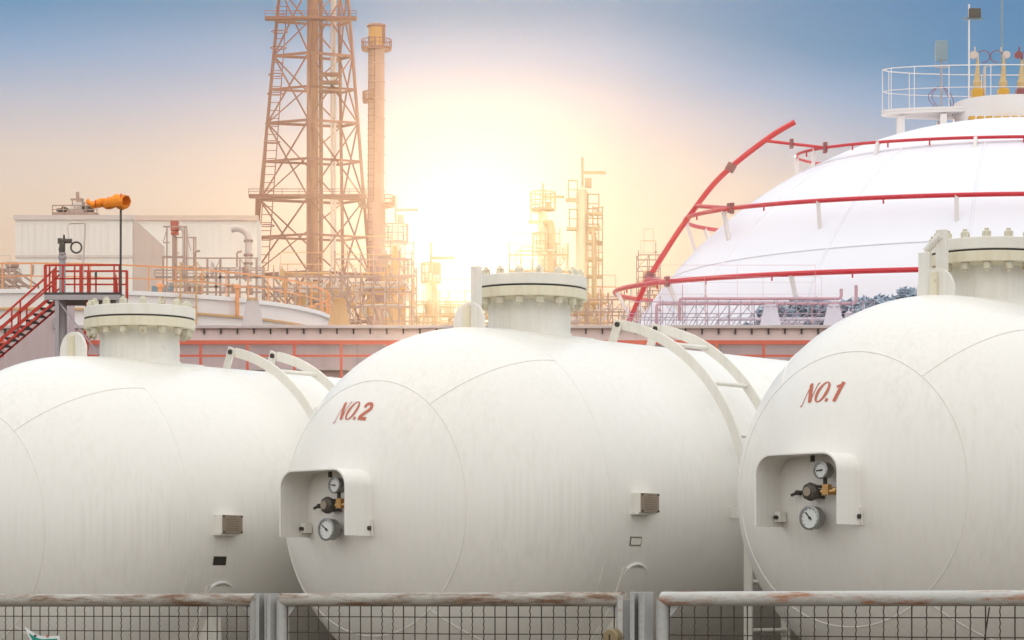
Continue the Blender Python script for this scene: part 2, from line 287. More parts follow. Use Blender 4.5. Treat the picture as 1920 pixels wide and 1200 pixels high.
def make_tank(uc,vc,Rpx,label,num,tall,dark_sticker,hz=0.0):
    Y=F*r/Rpx; c=W(uc,vc,Y); zc=c.z
    T=thing('pressure_tank',label,'tank',(c.x,c.y,0),PI/2-TH,group='horizontal pressure tanks behind the fence')
    O=Vector((0,0,zc))
    def B(mb,name,mat,par=T,**k):
        mb.v=[p+O for p in mb.v]; return mb.build(name,mat,par,**k)
    Lc=5.2*r
    prof=[]; n=28
    for i in range(n+1):
        a=PI/2*i/n; prof.append((max(r*sin(a),.002),-r*cos(a)))
    for i in range(1,9): prof.append((r,Lc*i/8))
    for i in range(1,n+1):
        a=PI/2*i/n; prof.append((max(r*cos(a),.002),Lc+r*sin(a)))
    B(MB().lathe(prof,axis=(1,0,0),seg=128),'shell','tank',smooth=60)
    # weld seams
    al=R_(42)
    B(MB().ring((-(r)*cos(al),0,0),r*sin(al),.0045,96,6,axis=(1,0,0)),'weld_seam','tank')
    B(MB().ring((0,0,0),r,.003,128,6,axis=(1,0,0)),'weld_seam','tank')
    B(MB().ring((1.9*r,0,0),r,.003,128,6,axis=(1,0,0)),'weld_seam','tank')
    for ps in(38,142,218,322):
        p=R_(ps); pts=[]
        for i in range(17):
            a=al+(PI/2-al)*i/16; pts.append(Vector((-r*cos(a),-r*sin(a)*sin(p),r*sin(a)*cos(p))))
        B(MB().tube(pts,.0045,6),'weld_seam','tank')
    # manhole
    mx=.49*r; R1=.23*r; RF=.322*r
    neck=B(MB().lathe([(R1*1.12,.955*r),(R1*1.06,.985*r),(R1,1.01*r),(R1,1.20*r)],c=(mx,0,0),seg=64),'manhole','tank_trim',smooth=50)
    pad=MB(); vs=[];fs=[];na,nb=48,6
    for j in range(nb+1):
        rr=R1*.95+(R1*.75)*j/nb
        for i in range(na):
            a=2*PI*i/na; x=mx+rr*cos(a)*1.05; y=rr*sin(a); rad=r+(.011 if j<nb else -.004); vs.append(Vector((x,rad*sin(y/r),rad*cos(y/r))))
    for j in range(nb):
        for i in range(na): fs.append((j*na+i,j*na+(i+1)%na,(j+1)*na+(i+1)%na,(j+1)*na+i))
    B(pad.add(vs,fs),'reinforcing_pad','tank_trim')
    zg=1.243*r
    B(MB().lathe([(R1,zg-.070*r),(R1+.02*r,zg-.058*r),(RF,zg-.058*r),(RF,zg-.004*r)],c=(mx,0,0),seg=72),'flange','flange_low',neck,bevel=.005)
    B(MB().lathe([(RF*.985,zg-.006*r),(RF*.985,zg+.008*r)],c=(mx,0,0),seg=72),'gasket','gasket',neck)
    B(MB().lathe([(RF,zg+.006*r),(RF,zg+.066*r),(RF*.6,zg+.068*r)],c=(mx,0,0),seg=72),'cover','flange',neck,bevel=.005)
    for k in range(16):
        a=2*PI*(k+.35)/16; x=mx+RF*.885*cos(a); y=RF*.885*sin(a)
        m=MB(); m.cyl((x,y,zg-.108*r),(x,y,zg+.112*r),.012*r,8)
        m.lathe([(.024*r,zg-.095*r),(.024*r,zg-.060*r)],c=(x,y,0),seg=6)
        m.lathe([(.021*r,zg+.067*r),(.023*r,zg+.070*r),(.023*r,zg+.094*r),(.018*r,zg+.100*r)],c=(x,y,0),seg=6)
        B(m,'bolt','bolt',neck,smooth=25)
    # lifting lug
    lw=.11*r; poly=[(-lw,.94*r),(lw,.94*r)]
    for i in range(13):
        a=PI*i/12; poly.append((lw*cos(a)*(1 if i in(0,12) else .93),1.055*r+.085*r*sin(a)))
    lug=B(MB().prism(poly,.02*r,lambda a,b,d:Vector((-.01*r+d,a,b))),'lifting_lug','tank_trim',bevel=.003)
    B(MB().box((-.020*r,0,1.04*r),(.020*r,.04*r,.16*r)),'lug_rib','flange_low',lug,bevel=.002)
    if tall:
        B(MB().box((.055*r,0,1.155*r),(.03*r,.06*r,.37*r)),'davit_plate','tank_trim',bevel=.004)
    if tall>1:
        B(MB().box((.03*r,.085*r,1.09*r),(.03*r,.065*r,.28*r)),'davit_plate','tank_trim',bevel=.004)
        B(MB().cyl((.045*r,.09*r,1.24*r),(.045*r,.0,1.31*r),.02*r,10),'davit_arm','tank_trim')
    # gauge hood
    y0,y1,z0,z1,cr_=-.215*r,.255*r,(-.153+hz)*r,(.182+hz)*r,.085*r; th=.009*r
    def arch(o):
        pts=[(y0-o,z0)]
        for i in range(9):
            a=PI-PI/2*i/8; pts.append((y0+cr_+(cr_+o)*cos(a),z1-cr_+(cr_+o)*sin(a)))
        for i in range(9):
            a=PI/2-PI/2*i/8; pts.append((y1-cr_+(cr_+o)*cos(a),z1-cr_+(cr_+o)*sin(a)))
        pts.append((y1+o,z0)); return pts
    A,Bq=arch(0),arch(th); n=len(A); vs=[];fs=[]
    xs=(-1.165*r,-.93*r)
    for x in xs:
        vs+=[Vector((x,a,b)) for a,b in A]+[Vector((x,a,b)) for a,b in Bq]
    for i in range(n-1):
        fs+=[(i,i+1,n+i+1,n+i),(2*n+i,3*n+i,3*n+i+1,2*n+i+1),(i,2*n+i,2*n+i+1,i+1),(n+i,n+i+1,3*n+i+1,3*n+i)]
    fs+=[(0,n,3*n,2*n),(n-1,3*n-1,4*n-1,2*n-1)]
    hood=B(MB().add(vs,fs),'gauge_hood','tank_trim' if False else 'tank',bevel=.0015)
    B(MB().box((-1.0*r,y1-.02*r,(-.105+hz)*r),(.05*r,.035*r,.05*r)),'mounting_tab','tank_trim',hood)
    B(MB().cyl((-1.0*r-.028*r,y1-.022*r,(-.108+hz)*r),(-1.0*r-.045*r,y1-.022*r,(-.108+hz)*r),.010*r,8),'bolt','darkbolt',hood)
    B(MB().cyl((-1.0*r,y0-th,(-.112+hz)*r),(-1.0*r,y0-th-.012*r,(-.112+hz)*r),.011*r,8),'bolt','darkbolt',hood)
    B(MB().bar((-.985*r,y0-th-.006*r,(-.145+hz)*r),(-.985*r,y0-th-.006*r,(-.07+hz)*r),.012*r,.01*r),'mounting_tab','tank_trim',hood)
    # gauges
    def gauge(y,z,gr,xf,ang_):
        G=B(MB().lathe([(gr*.9,0),(gr,.01*r),(gr,.05*r),(gr*1.08,.052*r),(gr*1.08,.062*r),(gr*.9,.064*r),(gr*.88,.055*r)],c=(xf,y,z),axis=(-1,0,0),seg=28),'pressure_gauge','casing')
        B(MB().lathe([(gr*.9,0),(gr*.9,.0575*r)],c=(xf,y,z),axis=(-1,0,0),seg=28),'dial','dial',G)
        x=xf-.059*r; d=Vector((0,cos(ang_),sin(ang_)))
        B(MB().bar(Vector((x,y,z))-d*gr*.25,Vector((x,y,z))+d*gr*.68,.006*r,.002*r,up=(1,0,0)).cyl((x,y,z),(x-.004*r,y,z),gr*.12,8),'needle','needle',G)
        tk=MB()
        for k in range(11):
            a=R_(-45+27*k); q=Vector((0,cos(a),sin(a))); p=Vector((x+.001*r,y,z)); tk.bar(p+q*gr*.72,p+q*gr*.84,.003*r,.001*r,up=(1,0,0))
        B(tk,'scale_marks','needle',G)
        return G
    gauge(-.006*r,(-.117+hz)*r,.055*r,-1.03*r,R_(20+14*tall))
    gauge(-.085*r,(.107+hz)*r,.039*r,-1.05*r,R_(15-10*tall))
    B(MB().cyl((-.9*r,-.006*r,(-.117+hz)*r),(-1.04*r,-.006*r,(-.117+hz)*r),.016*r,10),'gauge_stem','darkbolt')
    m=MB(); m.cyl((-1.08*r,-.09*r,(.02+hz)*r),(-1.08*r,-.09*r,(.075+hz)*r),.010*r,10); B(m,'gauge_stem','darkbolt')
    m=MB(); m.cyl((-.9*r,-.105*r,(.015+hz)*r),(-1.08*r,-.105*r,(.015+hz)*r),.014*r,8); m.box((-1.08*r,-.10*r,(.015+hz)*r),(.03*r,.035*r,.05*r)); m.cyl((-1.08*r,-.07*r,(.005+hz)*r),(-1.08*r,-.155*r,(.005+hz)*r),.012*r,8); m.lathe([(.02*r,0),(.02*r,.02*r)],c=(-1.08*r,-.14*r,(.005+hz)*r),axis=(0,-1,0),seg=6)
    B(m,'brass_fitting','brass',smooth=25)
    m=MB(); m.lathe([(.034*r,0),(.044*r,.01*r),(.044*r,.035*r),(.034*r,.045*r),(.012*r,.05*r)],c=(-1.05*r,.0*r,(.008+hz)*r),axis=(-1,0,0),seg=8)
    m.cyl((-.9*r,.0*r,(.008+hz)*r),(-1.03*r,.0*r,(.008+hz)*r),.016*r,8)
    for k in range(4):
        a=PI/4+k*PI/2; m.cyl((-1.0*r,.036*r*cos(a),(.008+hz)*r+.036*r*sin(a)),(-1.07*r,.036*r*cos(a),(.008+hz)*r+.036*r*sin(a)),.008*r,6)
    vb=B(m,'level_gauge','valvedark',smooth=25)
    B(MB().lathe([(.022*r,.0),(.022*r,.004*r)],c=(-1.1005*r,.0*r,(.008+hz)*r),axis=(-1,0,0),seg=16),'dial','plate',vb)
    m=MB(); m.cyl((-.9*r,.115*r,(.008+hz)*r),(-1.03*r,.115*r,(.008+hz)*r),.012*r,8); m.bar((-1.03*r,.10*r,(.012+hz)*r),(-1.03*r,.145*r,(-.005+hz)*r),.012*r,.012*r); B(m,'drain_valve','darkbolt')
    B(MB().cyl((-1.05*r,.005*r,z1),(-1.05*r,.005*r,z1-.03*r),.011*r,8),'hood_bolt','darkbolt')
    # name plate
    px,pz=.25*r,.03*r; y=-1.055*r
    npb=B(MB().box((px,-1.02*r,pz),(.15*r,.075*r,.105*r)).box((px-.01*r,-1.015*r,pz-.058*r),(.15*r,.07*r,.008*r)),'name_plate_bracket','tank_trim',bevel=.002)
    pl=B(MB().box((px,-1.0605*r,pz),(.146*r,.006*r,.10*r)),'name_plate','plate',npb)
    m=MB()
    for k,(w0,wd) in enumerate([(0,.05),(-.01,.09),(0,.11),(0,.10),(0,.11),(0,.10),(0,.11)]):
        m.box((px+w0*r,-1.064*r,pz+(.038-.012*k)*r),(wd*r*.85,.0008*r,.0016*r))
    B(m,'engraved_lines','darkbolt',npb)
    for sx in(-1,1):
        for sz in(-1,1):
            B(MB().lathe([(.005*r,0),(.005*r,.006*r)],c=(px+sx*.066*r,-1.063*r,pz+sz*.043*r),axis=(0,-1,0),seg=8),'screw','darkbolt',npb)
    # sticker on the shell
    def sq(x0,x1,a0,a1,rad):
        vs=[];fs=[]
        for i in range(5):
            a=a0+(a1-a0)*i/4
            for x in(x0,x1): vs.append(Vector((x,-rad*sin(a),rad*cos(a))))
            if i: fs.append((2*i-2,2*i-1,2*i+1,2*i))
        return MB().add(vs,fs)
    sx0,sx1=.175*r,.27*r; a0,a1=R_(98.4),R_(101.2)
    st=B(sq(sx0,sx1,a0,a1,r+.004),'sticker','darkbolt' if dark_sticker else 'plate')
    if not dark_sticker: B(sq(sx0+.008*r,sx1-.006*r,a0+.008,a1-.006,r+.006),'sticker_face','tank_trim',st)
    # ladder
    L1,L2=1.05*r,1.39*r; Rm=1.10*r; p0=R_(11)
    lad=MB()
    def rail(x):
        pts=[]; 
        for i in range(33):
            a=p0+(PI/2-p0)*i/32
            pts.append((Vector((0,-sin(a),cos(a))),a))
        vs=[];fs=[]; hw=.028*r; tx=.007*r
        rows=[(Vector((x,-(Rm-hw)*sin(a),(Rm-hw)*cos(a))),Vector((x,-(Rm+hw)*sin(a),(Rm+hw)*cos(a)))) for d,a in pts]
        rows.append((Vector((x,-(Rm-hw),-zc)),Vector((x,-(Rm+hw),-zc))))
        for i,(q1,q2) in enumerate(rows):
            for q in(q1,q2):
                for s_ in(-1,1): vs.append(q+Vector((s_*tx,0,0)))
            if i:
                b=4*i;a_=b-4
                fs+=[(a_,a_+2,b+2,b),(a_+1,b+1,b+3,a_+3),(a_,b,b+1,a_+1),(a_+2,a_+3,b+3,b+2)]
        fs+=[(0,1,3,2),(4*len(rows)-4,4*len(rows)-2,4*len(rows)-1,4*len(rows)-3)]
        return MB().add(vs,fs)
    ladder=B(rail(L1),'ladder','tank_trim',bevel=.003)
    B(rail(L2),'side_rail','tank_trim',ladder,bevel=.003)
    for x in(L1,L2):
        a=p0-.02
        B(MB().bar((x-.012*r,-(r*.97)*sin(a*.8),(r*.97)*cos(a*.8)),(x-.012*r,-1.125*r*sin(a),1.125*r*cos(a)),.055*r,.012*r,up=(1,0,0)),'standoff','tank_trim',ladder,bevel=.002)
        B(MB().cyl((x-.014*r,-1.10*r*sin(a),1.10*r*cos(a)),(x-.03*r,-1.10*r*sin(a),1.10*r*cos(a)),.015*r,8),'bolt','darkbolt',ladder)
        B(MB().box((x-.02*r,-1.045*r,.0),(.012*r,.11*r,.06*r)),'standoff','tank_trim',ladder,bevel=.002)
        B(MB().cyl((x-.02*r,-1.10*r,0),(x-.04*r,-1.10*r,0),.012*r,8),'bolt','darkbolt',ladder)
    rp=[]
    for a in(30,49,67.4,83): rp.append((-Rm*sin(R_(a)),Rm*cos(R_(a))))
    for k in range(6):
        z=-.115*r-.265*r*k
        if z>-zc+.1: rp.append((-Rm,z))
    for y_,z_ in rp: B(MB().cyl((L1,y_,z_),(L2,y_,z_),.0125*r,8),'rung','tank_trim',ladder)
    # saddles
    for sxc in(.27*r,4.2*r):
        wd=.11*r; m=MB(); vs=[];fs=[]; n=40; a0_,a1_=R_(108),R_(252)
        for i in range(n+1):
            a=a0_+(a1_-a0_)*i/n
            for x in(sxc-wd,sxc+wd):
                for rad in(r-.003,r+.012): vs.append(Vector((x,-rad*sin(a),rad*cos(a))))
            if i:
                b=4*i;q=b-4; fs+=[(q,q+2,b+2,b),(q+1,b+1,b+3,q+3),(q,b,b+1,q+1),(q+2,q+3,b+3,b+2)]
        m.add(vs,fs)
        sd=MB()
        pts=[(-.93*r,-zc),(.93*r,-zc)]
        for i in range(17):
            a=R_(118)+R_(124)*i/16; pts.append((-(r+.013)*sin(a)*-1,(r+.013)*cos(a)))
        sd.prism(pts,.10*r,lambda a,b,d:Vector((sxc-.05*r+d,a,b)))
        S=B(sd,'saddle','tank_trim',bevel=.004)
        B(m,'wear_plate','tank',S)
        # rounded weld at the end of the wear plate
        for side in(-1,1):
            pts=[]
            for i in range(15):
                q=PI*i/14; x=sxc-.105*r*cos(q); a=R_(112)-R_(5.2)*sin(q)
                pts.append(Vector((x,side*-1*(r+.004)*sin(a),(r+.004)*cos(a))))
            B(MB().tube(pts,.0075*r,6,radii=[.0045*r+.005*r*sin(PI*i/14) for i in range(15)]),'wear_plate_edge','signwhite',S)
    if num:
        # find the local direction of the marking by its bearing
        q=(Matrix.Rotation(-(PI/2-TH),3,'Z')@num[1]).normalized()
        mk=sphere_text(num[0],q,.110*r*1.0,R_(num[2]),T,r)
        for vtx in mk.data.vertices: vtx.co.z+=zc
    return T
def bearing(uc,vc,Rpx,u,v):
    x=(u-uc)/Rpx; z=(vc-v)/Rpx; return Vector((x,-math.sqrt(max(0,1-x*x-z*z)),z))
make_tank(138,998,329.5,'long white horizontal tank without any number, beneath the windsock platform',None,0,True)
make_tank(880,960,345,'long white horizontal tank with red NO.2 painted on its domed end',('NO.2',bearing(880,960,345,675,785),-4),1,False)
make_tank(1755,926,371,'long white horizontal tank with red NO.1 painted on its domed end',('NO.1',bearing(1755,926,371,1518,752),-1),2,False,-.03)
# ------------------------------------------------------------------ fence
# fence line: passes W(200,.,14.0) .. W(1700,.,11.2)
FA=Vector(((200-960)/F*14.0,14.0,0)); FB=Vector(((1700-960)/F*11.2,11.2,0)); FD=(FB-FA).normalized(); FRZ=math.atan2(FD.y,FD.x)
def fs_of(u):
    k=(u-960)/F; return (k*FA.y-FA.x)/(FD.x-k*FD.y)
FZ=1.608
def fence_panel(u0,u1,label,clean=False,knob=False):
    s0,s1=fs_of(u0),fs_of(u1); o=FA+FD*s0; Lw=s1-s0
    T=thing('mesh_fence',label,'fence',(o.x,o.y,0),FRZ,group='rusty mesh fence panels in front of the tanks')
    R0=.031
    m=MB(); pm='railclean' if clean else 'rail'
    fr=MB(); cr2=.02
    fr.tube([(R0,0,FZ),(Lw-R0,0,FZ)],R0,20)
    F0=fr.build('frame',pm,T)
    for x,sg in((R0,1),(Lw-R0,-1)):
        q=MB(); q.tube([(x,0,FZ-.002),(x,0,.12)],R0*.97,20); q.lathe([(.03,-.004),(.034,.0),(.03,.012),(.004,.014)],c=(x,0,FZ+R0*.55),seg=12) if False else None
        q.build('stile','galv',F0)
        gz=MB(); gz.prism([(0,0),(sg*.075,0),(0,-.075)],.006,lambda a,b,d:Vector((x+sg*R0*.6+a,-.003+d,FZ-R0*.7+b))); gz.build('gusset','galv',F0)
    MB().tube([(R0,0,.12),(Lw-R0,0,.12)],R0,12).build('bottom_rail',pm,F0)
    wm=MB(); x=R0+.035; k=0; rr=random.Random(int(u0)+5)
    nz=int((FZ-.15)/.0125)
    while x<Lw-R0-.02:
        lean=rr.uniform(-.004,.004)
        if rr.random()<.42: wm.tube([(x,-.004,FZ-.02),(x+lean,-.004,.12)],.0028,6)
        else:
            pts=[(x+lean*i/60+(.0006 if i%2 else -.0006),-.004+(.002 if i%2 else -.002),FZ-.02-(FZ-.14)*i/96) for i in range(97)]
            wm.tube(pts,.0026,5)
        x+=.0655+rr.uniform(-.003,.003)
    if u0>1200: 
        wm.tube([(Lw*.62,-.012,FZ-.035),(Lw*.61-.03,-.012,1.25)],.003,6)
    z=FZ-.078
    while z>.15:
        wm.tube([(R0,.003,z),(Lw*.5,.003,z+rr.uniform(-.003,.002)),(Lw-R0,.003,z+rr.uniform(-.002,.003))],.0026,6); z-=.0735
    wm.build('wire_mesh','wire',T)
    if knob:
        kb=MB(); kb.lathe([(.036,0),(.040,.006),(.040,.05),(.033,.056),(.004,.057)],c=(Lw-.045,-.025,FZ-.165),axis=(0,-1,0),seg=28)
        K=kb.build('latch_cap','gold' if False else 'capbrass',T,bevel=.001)
        MB().box((Lw-.045,-.083,FZ-.165),(.006,.002,.03),).build('slot','darkbolt',K)
        MB().box((Lw-.018,-.04,FZ-.09),(.026,.006,.21)).build('latch_plate','railclean',T,bevel=.002)
    return T
M['capbrass']=paint('dull_bronze_cap',(.26,.20,.11),rough=.6,metal=.3,var=.25,scale=25)
fence_panel(-700,489,'rusty pipe framed mesh fence panel with the teal arrow sign on it')
fence_panel(521,1180,'rusty pipe framed mesh fence panel below the NO.2 tank, with a round latch cap',knob=True)
fence_panel(1232,2300,'paler rust spotted mesh fence panel on the right, beyond the latch',clean=True)
def fence_post(u,wpx,label):
    s=fs_of(u); o=FA+FD*s; wd=wpx/ (F*(FD.x/o.y - o.x*FD.y/o.y**2))
    T=thing('fence_post',label,'fence post',(o.x,o.y,0),FRZ,group='steel posts between the fence panels')
    m=MB(); h=FZ+.03
    # C-channel
    m.box((0,.02,h/2),(wd,.005,h)); 
    for sg in(-1,1): m.box((sg*(wd/2-.0025),-.0125,h/2),(.005,.06,h)); m.box((sg*(wd/2-.011),-.0440,h/2),(.022,.004,h))
    m.box((0,-.006,h/2),(.010,.047,h-.004))
    m.build('channel','galv',T,bevel=.0015)
    MB().box((0,0,.006),(wd+.08,.14,.012)).build('base_plate','galv',T)
    return T
fence_post(505,27,'ribbed steel fence post between the left and middle mesh panels')
fence_post(1206,26,'ribbed steel fence post beside the round latch cap')
# sign hung on the left panel
def on_fence(u,v,off=-.02):
    s=fs_of(u); o=FA+FD*s; nrm_=Vector((FD.y,-FD.x,0)); p=o+nrm_*(-off); return Vector((p.x,p.y,ZV(v,p.y)))
def fence_poly(pts,off,name,mat,par,depth=.003):
    P=[on_fence(u,v,off) for u,v in pts]; nr=Vector((FD.y,-FD.x,0)).normalized()*depth; n=len(P)
    mb=MB().add(P+[p+nr for p in P],[tuple(range(n)),tuple(range(2*n-1,n-1,-1))]+[(i,n+i,n+(i+1)%n,(i+1)%n) for i in range(n)])
    return mb.build(name,mat,par,world=True)
sgn=thing('arrow_sign','teal sign with white border hung on the left mesh panel','sign',tuple(on_fence(85,1260,-.012)))
fence_poly([(50,1176),(70,1189),(82,1193),(115,1192),(116,1330),(62,1330),(66,1214)],-.010,'panel','signwhite',sgn)
fence_poly([(58,1187),(72,1196),(83,1198.5),(111,1197.5),(112,1325),(70,1325),(72,1212)],-.0135,'painted_face','teal',sgn)
fence_poly([(69,1190),(72,1190),(72,1194),(69,1194)],-.016,'rivet','darkbolt',sgn)
fence_poly([(92,1191),(95,1191),(95,1195),(92,1195)],-.016,'rivet','marking',sgn)
# ------------------------------------------------------------------ background
exec_bg=True
def wx(u,Y): return (u-960)/F*Y
def wbar(mb,u0,v0,u1,v1,Y,wpx,dy=0,dd=None):
    s=Y/F; mb.bar(W(u0,v0,Y)+Vector((0,dy,0)),W(u1,v1,Y)+Vector((0,dy,0)),wpx*s,dd or wpx*s,up=(0,1,0)); return mb
# bund wall
YW=62
T=thing('retaining_wall','long grey concrete retaining wall with pale capping behind the tanks','wall',(0,YW,0))
m=MB(); m.box(((wx(-400,YW)+wx(2700,YW))/2,YW+1.0,ZV(640,YW)/2),(wx(2700,YW)-wx(-400,YW),2.0,ZV(640,YW))); wall=m.build('wall','concrete',T,world=True)
m=MB(); zt,zb=ZV(618,YW),ZV(640,YW); m.box(((wx(-400,YW)+wx(2700,YW))/2,YW+.95,(zt+zb)/2),(wx(2700,YW)-wx(-400,YW),2.3,zt-zb-.004)); band=m.build('parapet','concrete2' if False else 'parapet',T,world=True) if False else None
M['parapet']=paint('glow_paled_parapet',(.78,.65,.63),rough=.8,var=.1,scale=.4,streak=.3,streakscale=(3,3,.3),streakcol=(.25,.2,.2))  # pink-peach tone imitates the parapet fading into the glow
band=m.build('parapet','parapet',T,world=True)
m=MB(); m.box(((wx(-400,YW)+wx(2700,YW))/2,YW+.95,ZV(615,YW)),(wx(2700,YW)-wx(-400,YW),2.5,.075)); m.build('capping','concap',T,world=True,bevel=.01)
m=MB(); u=-390
while u<2690: m.box((wx(u,YW),YW-.23,ZV(623,YW)),(.035,.06,.12)); u+=31
m.build('drip_bracket','darksteel',T,world=True)
m=MB(); u=-350
while u<2690: m.box((wx(u,YW),YW-.01,ZV(690,YW)),(.03,.03,ZV(642,YW)-ZV(738,YW))); u+=340
m.build('expansion_joint','steelgrey',T,world=True)
m=MB(); m.box(((wx(-400,YW)+wx(2700,YW))/2,YW-.1,ZV(693,YW)),(wx(2700,YW)-wx(-400,YW),.2,.05)); m.build('ledge','concap',T,world=True)
# guardrail in front of the wall
YG=60.5
T=thing('guardrail','long red guardrail running along the foot of the grey wall','railing',(0,YG,0))
x0,x1=wx(-350,YG),wx(2600,YG)
m=MB(); m.box(((x0+x1)/2,YG,ZV(642,YG)),(x1-x0,.06,.09)); m.build('top_rail','guard',T,world=True)
m=MB(); m.box(((x0+x1)/2,YG,ZV(667,YG)),(x1-x0,.04,.045)); m.build('mid_rail','guard',T,world=True)
k=0; u=24-88*4
while u<2600:
    MB().box((wx(u,YG),YG,ZV(642,YG)/2),(.055,.055,ZV(642,YG)-.09)).build('post','guard',T,world=True); u+=88 if u>0 else 88
# concrete block behind the stair
YB=59
T=thing('concrete_block','grey concrete stair block under the red stair','wall',(wx(70,YB),YB,0))
s=YB/F; poly=[(wx(8,YB),0),(wx(128,YB),0),(wx(128,YB),ZV(563,YB)),(wx(98,YB),ZV(566,YB)),(wx(8,YB),ZV(640,YB))]
MB().prism(poly,.9,lambda a,b,d:Vector((a,YB+d,b))).build('wall','concrete',T,world=True,bevel=.02)
MB().box((wx(113,YB),YB-.03,ZV(606,YB)),(.28,.05,.22)).build('junction_box','steelgrey',T,world=True)
# red platform with stairs
YP=56; q=YP/F
T=thing('access_platform','red railed access platform with stair and windsock pole, above the unnumbered tank','platform',(wx(155,YP),YP,0))
m=MB(); zd=ZV(551,YP); m.box((wx(155,YP),YP+.5,zd),(wx(226,YP)-wx(84,YP),1.1,.05)); deck=m.build('deck','darksteel',T,world=True)
for dy in(-.03,1.03): MB().box((wx(155,YP),YP+dy,ZV(558,YP)),(wx(226,YP)-wx(84,YP),.06,.10)).build('deck_beam','steelgrey',deck,world=True)
for u,dy in((107,0),(222,0),(107,1.0),(222,1.0)):
    m=MB(); m.box((wx(u,YP),YP+dy,ZV(563,YP)/2),(.075,.075,ZV(563,YP))); m.build('leg','steelgrey',T,world=True)
wbar(MB(),110,566,188,668,YP,3.0,dy=.04).build('brace','steelgrey',T,world=True); wbar(MB(),222,566,140,640,YP,2.5,dy=.95).build('brace','steelgrey',T,world=True)
m=MB(); wbar(m,162,560,155,668,YP,10,dy=.3); m.build('pipe_column','red',T,world=True)
for dy in(0,1.0):
    m=MB(); wbar(m,84,497.5,226,497,YP,3.5,dy=dy); wbar(m,104,522.5,226,522.5,YP,3,dy=dy); m.build('handrail','red',T,world=True)
    for u,wd in((85,5.5),(93,3),(105,3),(118,3),(140,3),(152,6),(166,3),(214,3),(225,5)):
        if dy and u in(93,118): continue
        m=MB(); wbar(m,u,497,u,551,YP,wd,dy=dy); m.build('baluster','red',T,world=True)
m=MB(); m.prism([(wx(160,YP),ZV(549,YP)),(wx(167,YP),ZV(549,YP)),(wx(167,YP),ZV(508,YP)),(wx(163,YP),ZV(520,YP))],.03,lambda a,b,d:Vector((a,YP+.2+d,b)))
m.prism([(wx(211,YP),ZV(549,YP)),(wx(219,YP),ZV(549,YP)),(wx(217,YP),ZV(520,YP)),(wx(214,YP),ZV(508,YP))],.03,lambda a,b,d:Vector((a,YP+.2+d,b))); m.build('gusset','red',T,world=True)
m=MB(); wbar(m,180.5,510,180.5,521,YP,4,dy=-.05); m.build('lamp','darksteel',T,world=True)
# stair
st=MB(); 
for dy in(0,.75):
    wbar(st,-140,758,101,554,YP,3.5,dy=dy); wbar(st,-140,771,101,567,YP,3.5,dy=dy)
S=st.build('stair','red',T,world=True)
for dy in(0,.75):
    h=MB(); wbar(h,-140,712,0,597,YP,3.5,dy=dy); wbar(h,0,597,84,522,YP,3.5,dy=dy); wbar(h,84,522,104,503,YP,3,dy=dy); wbar(h,-140,737,104,530,YP,3,dy=dy); h.build('stair_handrail','red',S,world=True)
    for u in(-95,-35,22,38): 
        vt=597-(u)*.893; h=MB(); wbar(h,u,vt,u,641-u*.846+4,YP,3,dy=dy); h.build('stair_post','red',S,world=True)
for k in range(13):
    u=94-k*13.2; v=566+k*11.2; h=MB(); h.box((wx(u,YP),YP+.375,ZV(v,YP)),(.17,.7,.025)); h.build('tread','darksteel',S,world=True)
# small grey pipe under stair
# windsock
T=thing('windsock','orange windsock streaming to the left from its pole','windsock',tuple(W(226,551,YP-.1)))
MB().cyl(W(226,551,YP-.1),W(226.5,392,YP-.1),.022,8).cyl(W(226.5,392,YP-.1),W(226.5,372,YP-.1),.012,8).build('pole','pole' if False else 'darksteel',T,world=True)
# tapered fabric along arc
pth=[(237,377,11),(234,378,14.5),(228,378,14.8),(222,378,14),(216,378,12.4),(210,380,11.6),(204,380,10.4),(198,381,10.2),(192,381,8.6),(186,382,8.4),(180,382,7),(174,383,6.6),(169,381,4.5),(166,380,5.5)]
P=[]; rad=[]
for i,(u,v,rr) in enumerate(pth): P.append(W(u,v,YP-.1+.05*sin(i))); rad.append(rr*q*(1.0 if i%2 else .95))
def sock(a,b,name,mat):
    m=MB(); m.tube(P[a:b],.1,24,radii=rad[a:b],cap=False); wob=random.Random(3); m.v=[p_+Vector((0,0,1))*(wob.uniform(-.014,.010)+.018*sin(p_.x*23))+Vector((wob.uniform(-.012,.012),0,0)) for p_ in m.v]; o=m.build(name,mat,T,world=True)
    md=o.modifiers.new('thickness','SOLIDIFY'); md.thickness=.01; return o
sock(0,14,'sock','sock')
M['sockband']=paint('windsock_red_band',(.62,.06,.01),rough=.8)
for i_ in(2,6,10): MB().ring(P[i_],rad[i_]*1.02,.011,20,6,axis=(1,0,.03)).build('sock_hoop','sockband',T,world=True)
# relief valve on pipe
T=thing('relief_valve','grey riser pipe with safety valve and ring on the red platform','valve',tuple(W(117,551,YP+.5)))
Y=YP+.5
def Pp(u,v,dy=0): return W(u,v,Y)+Vector((0,dy,0))
qq=Y/F
MB().cyl(Pp(117,660),Pp(117,482),6*qq,16).build('riser','steelgrey',T,world=True)
m=MB(); m.cyl(Pp(117,486),Pp(117,480),8*qq,16); m.cyl(Pp(117,478),Pp(117,474),7*qq,16); m.build('flange','steelgrey',T,world=True)
m=MB(); m.tube([Pp(117,478),Pp(116,468),Pp(117,458),Pp(118,450)],.1,12,radii=[5*qq,6.5*qq,5.5*qq,4*qq]); m.cyl(Pp(111,452),Pp(135,452),4.5*qq,12); m.cyl(Pp(120,452),Pp(120,440),3*qq,10,r2=1.5*qq); m.cyl(Pp(112,457),Pp(112,447),4*qq,10)
m.build('valve_body','darksteel2' if False else 'valve_dark',T,world=True) if False else None
V=m.build('valve_body','valvedark',T,world=True)
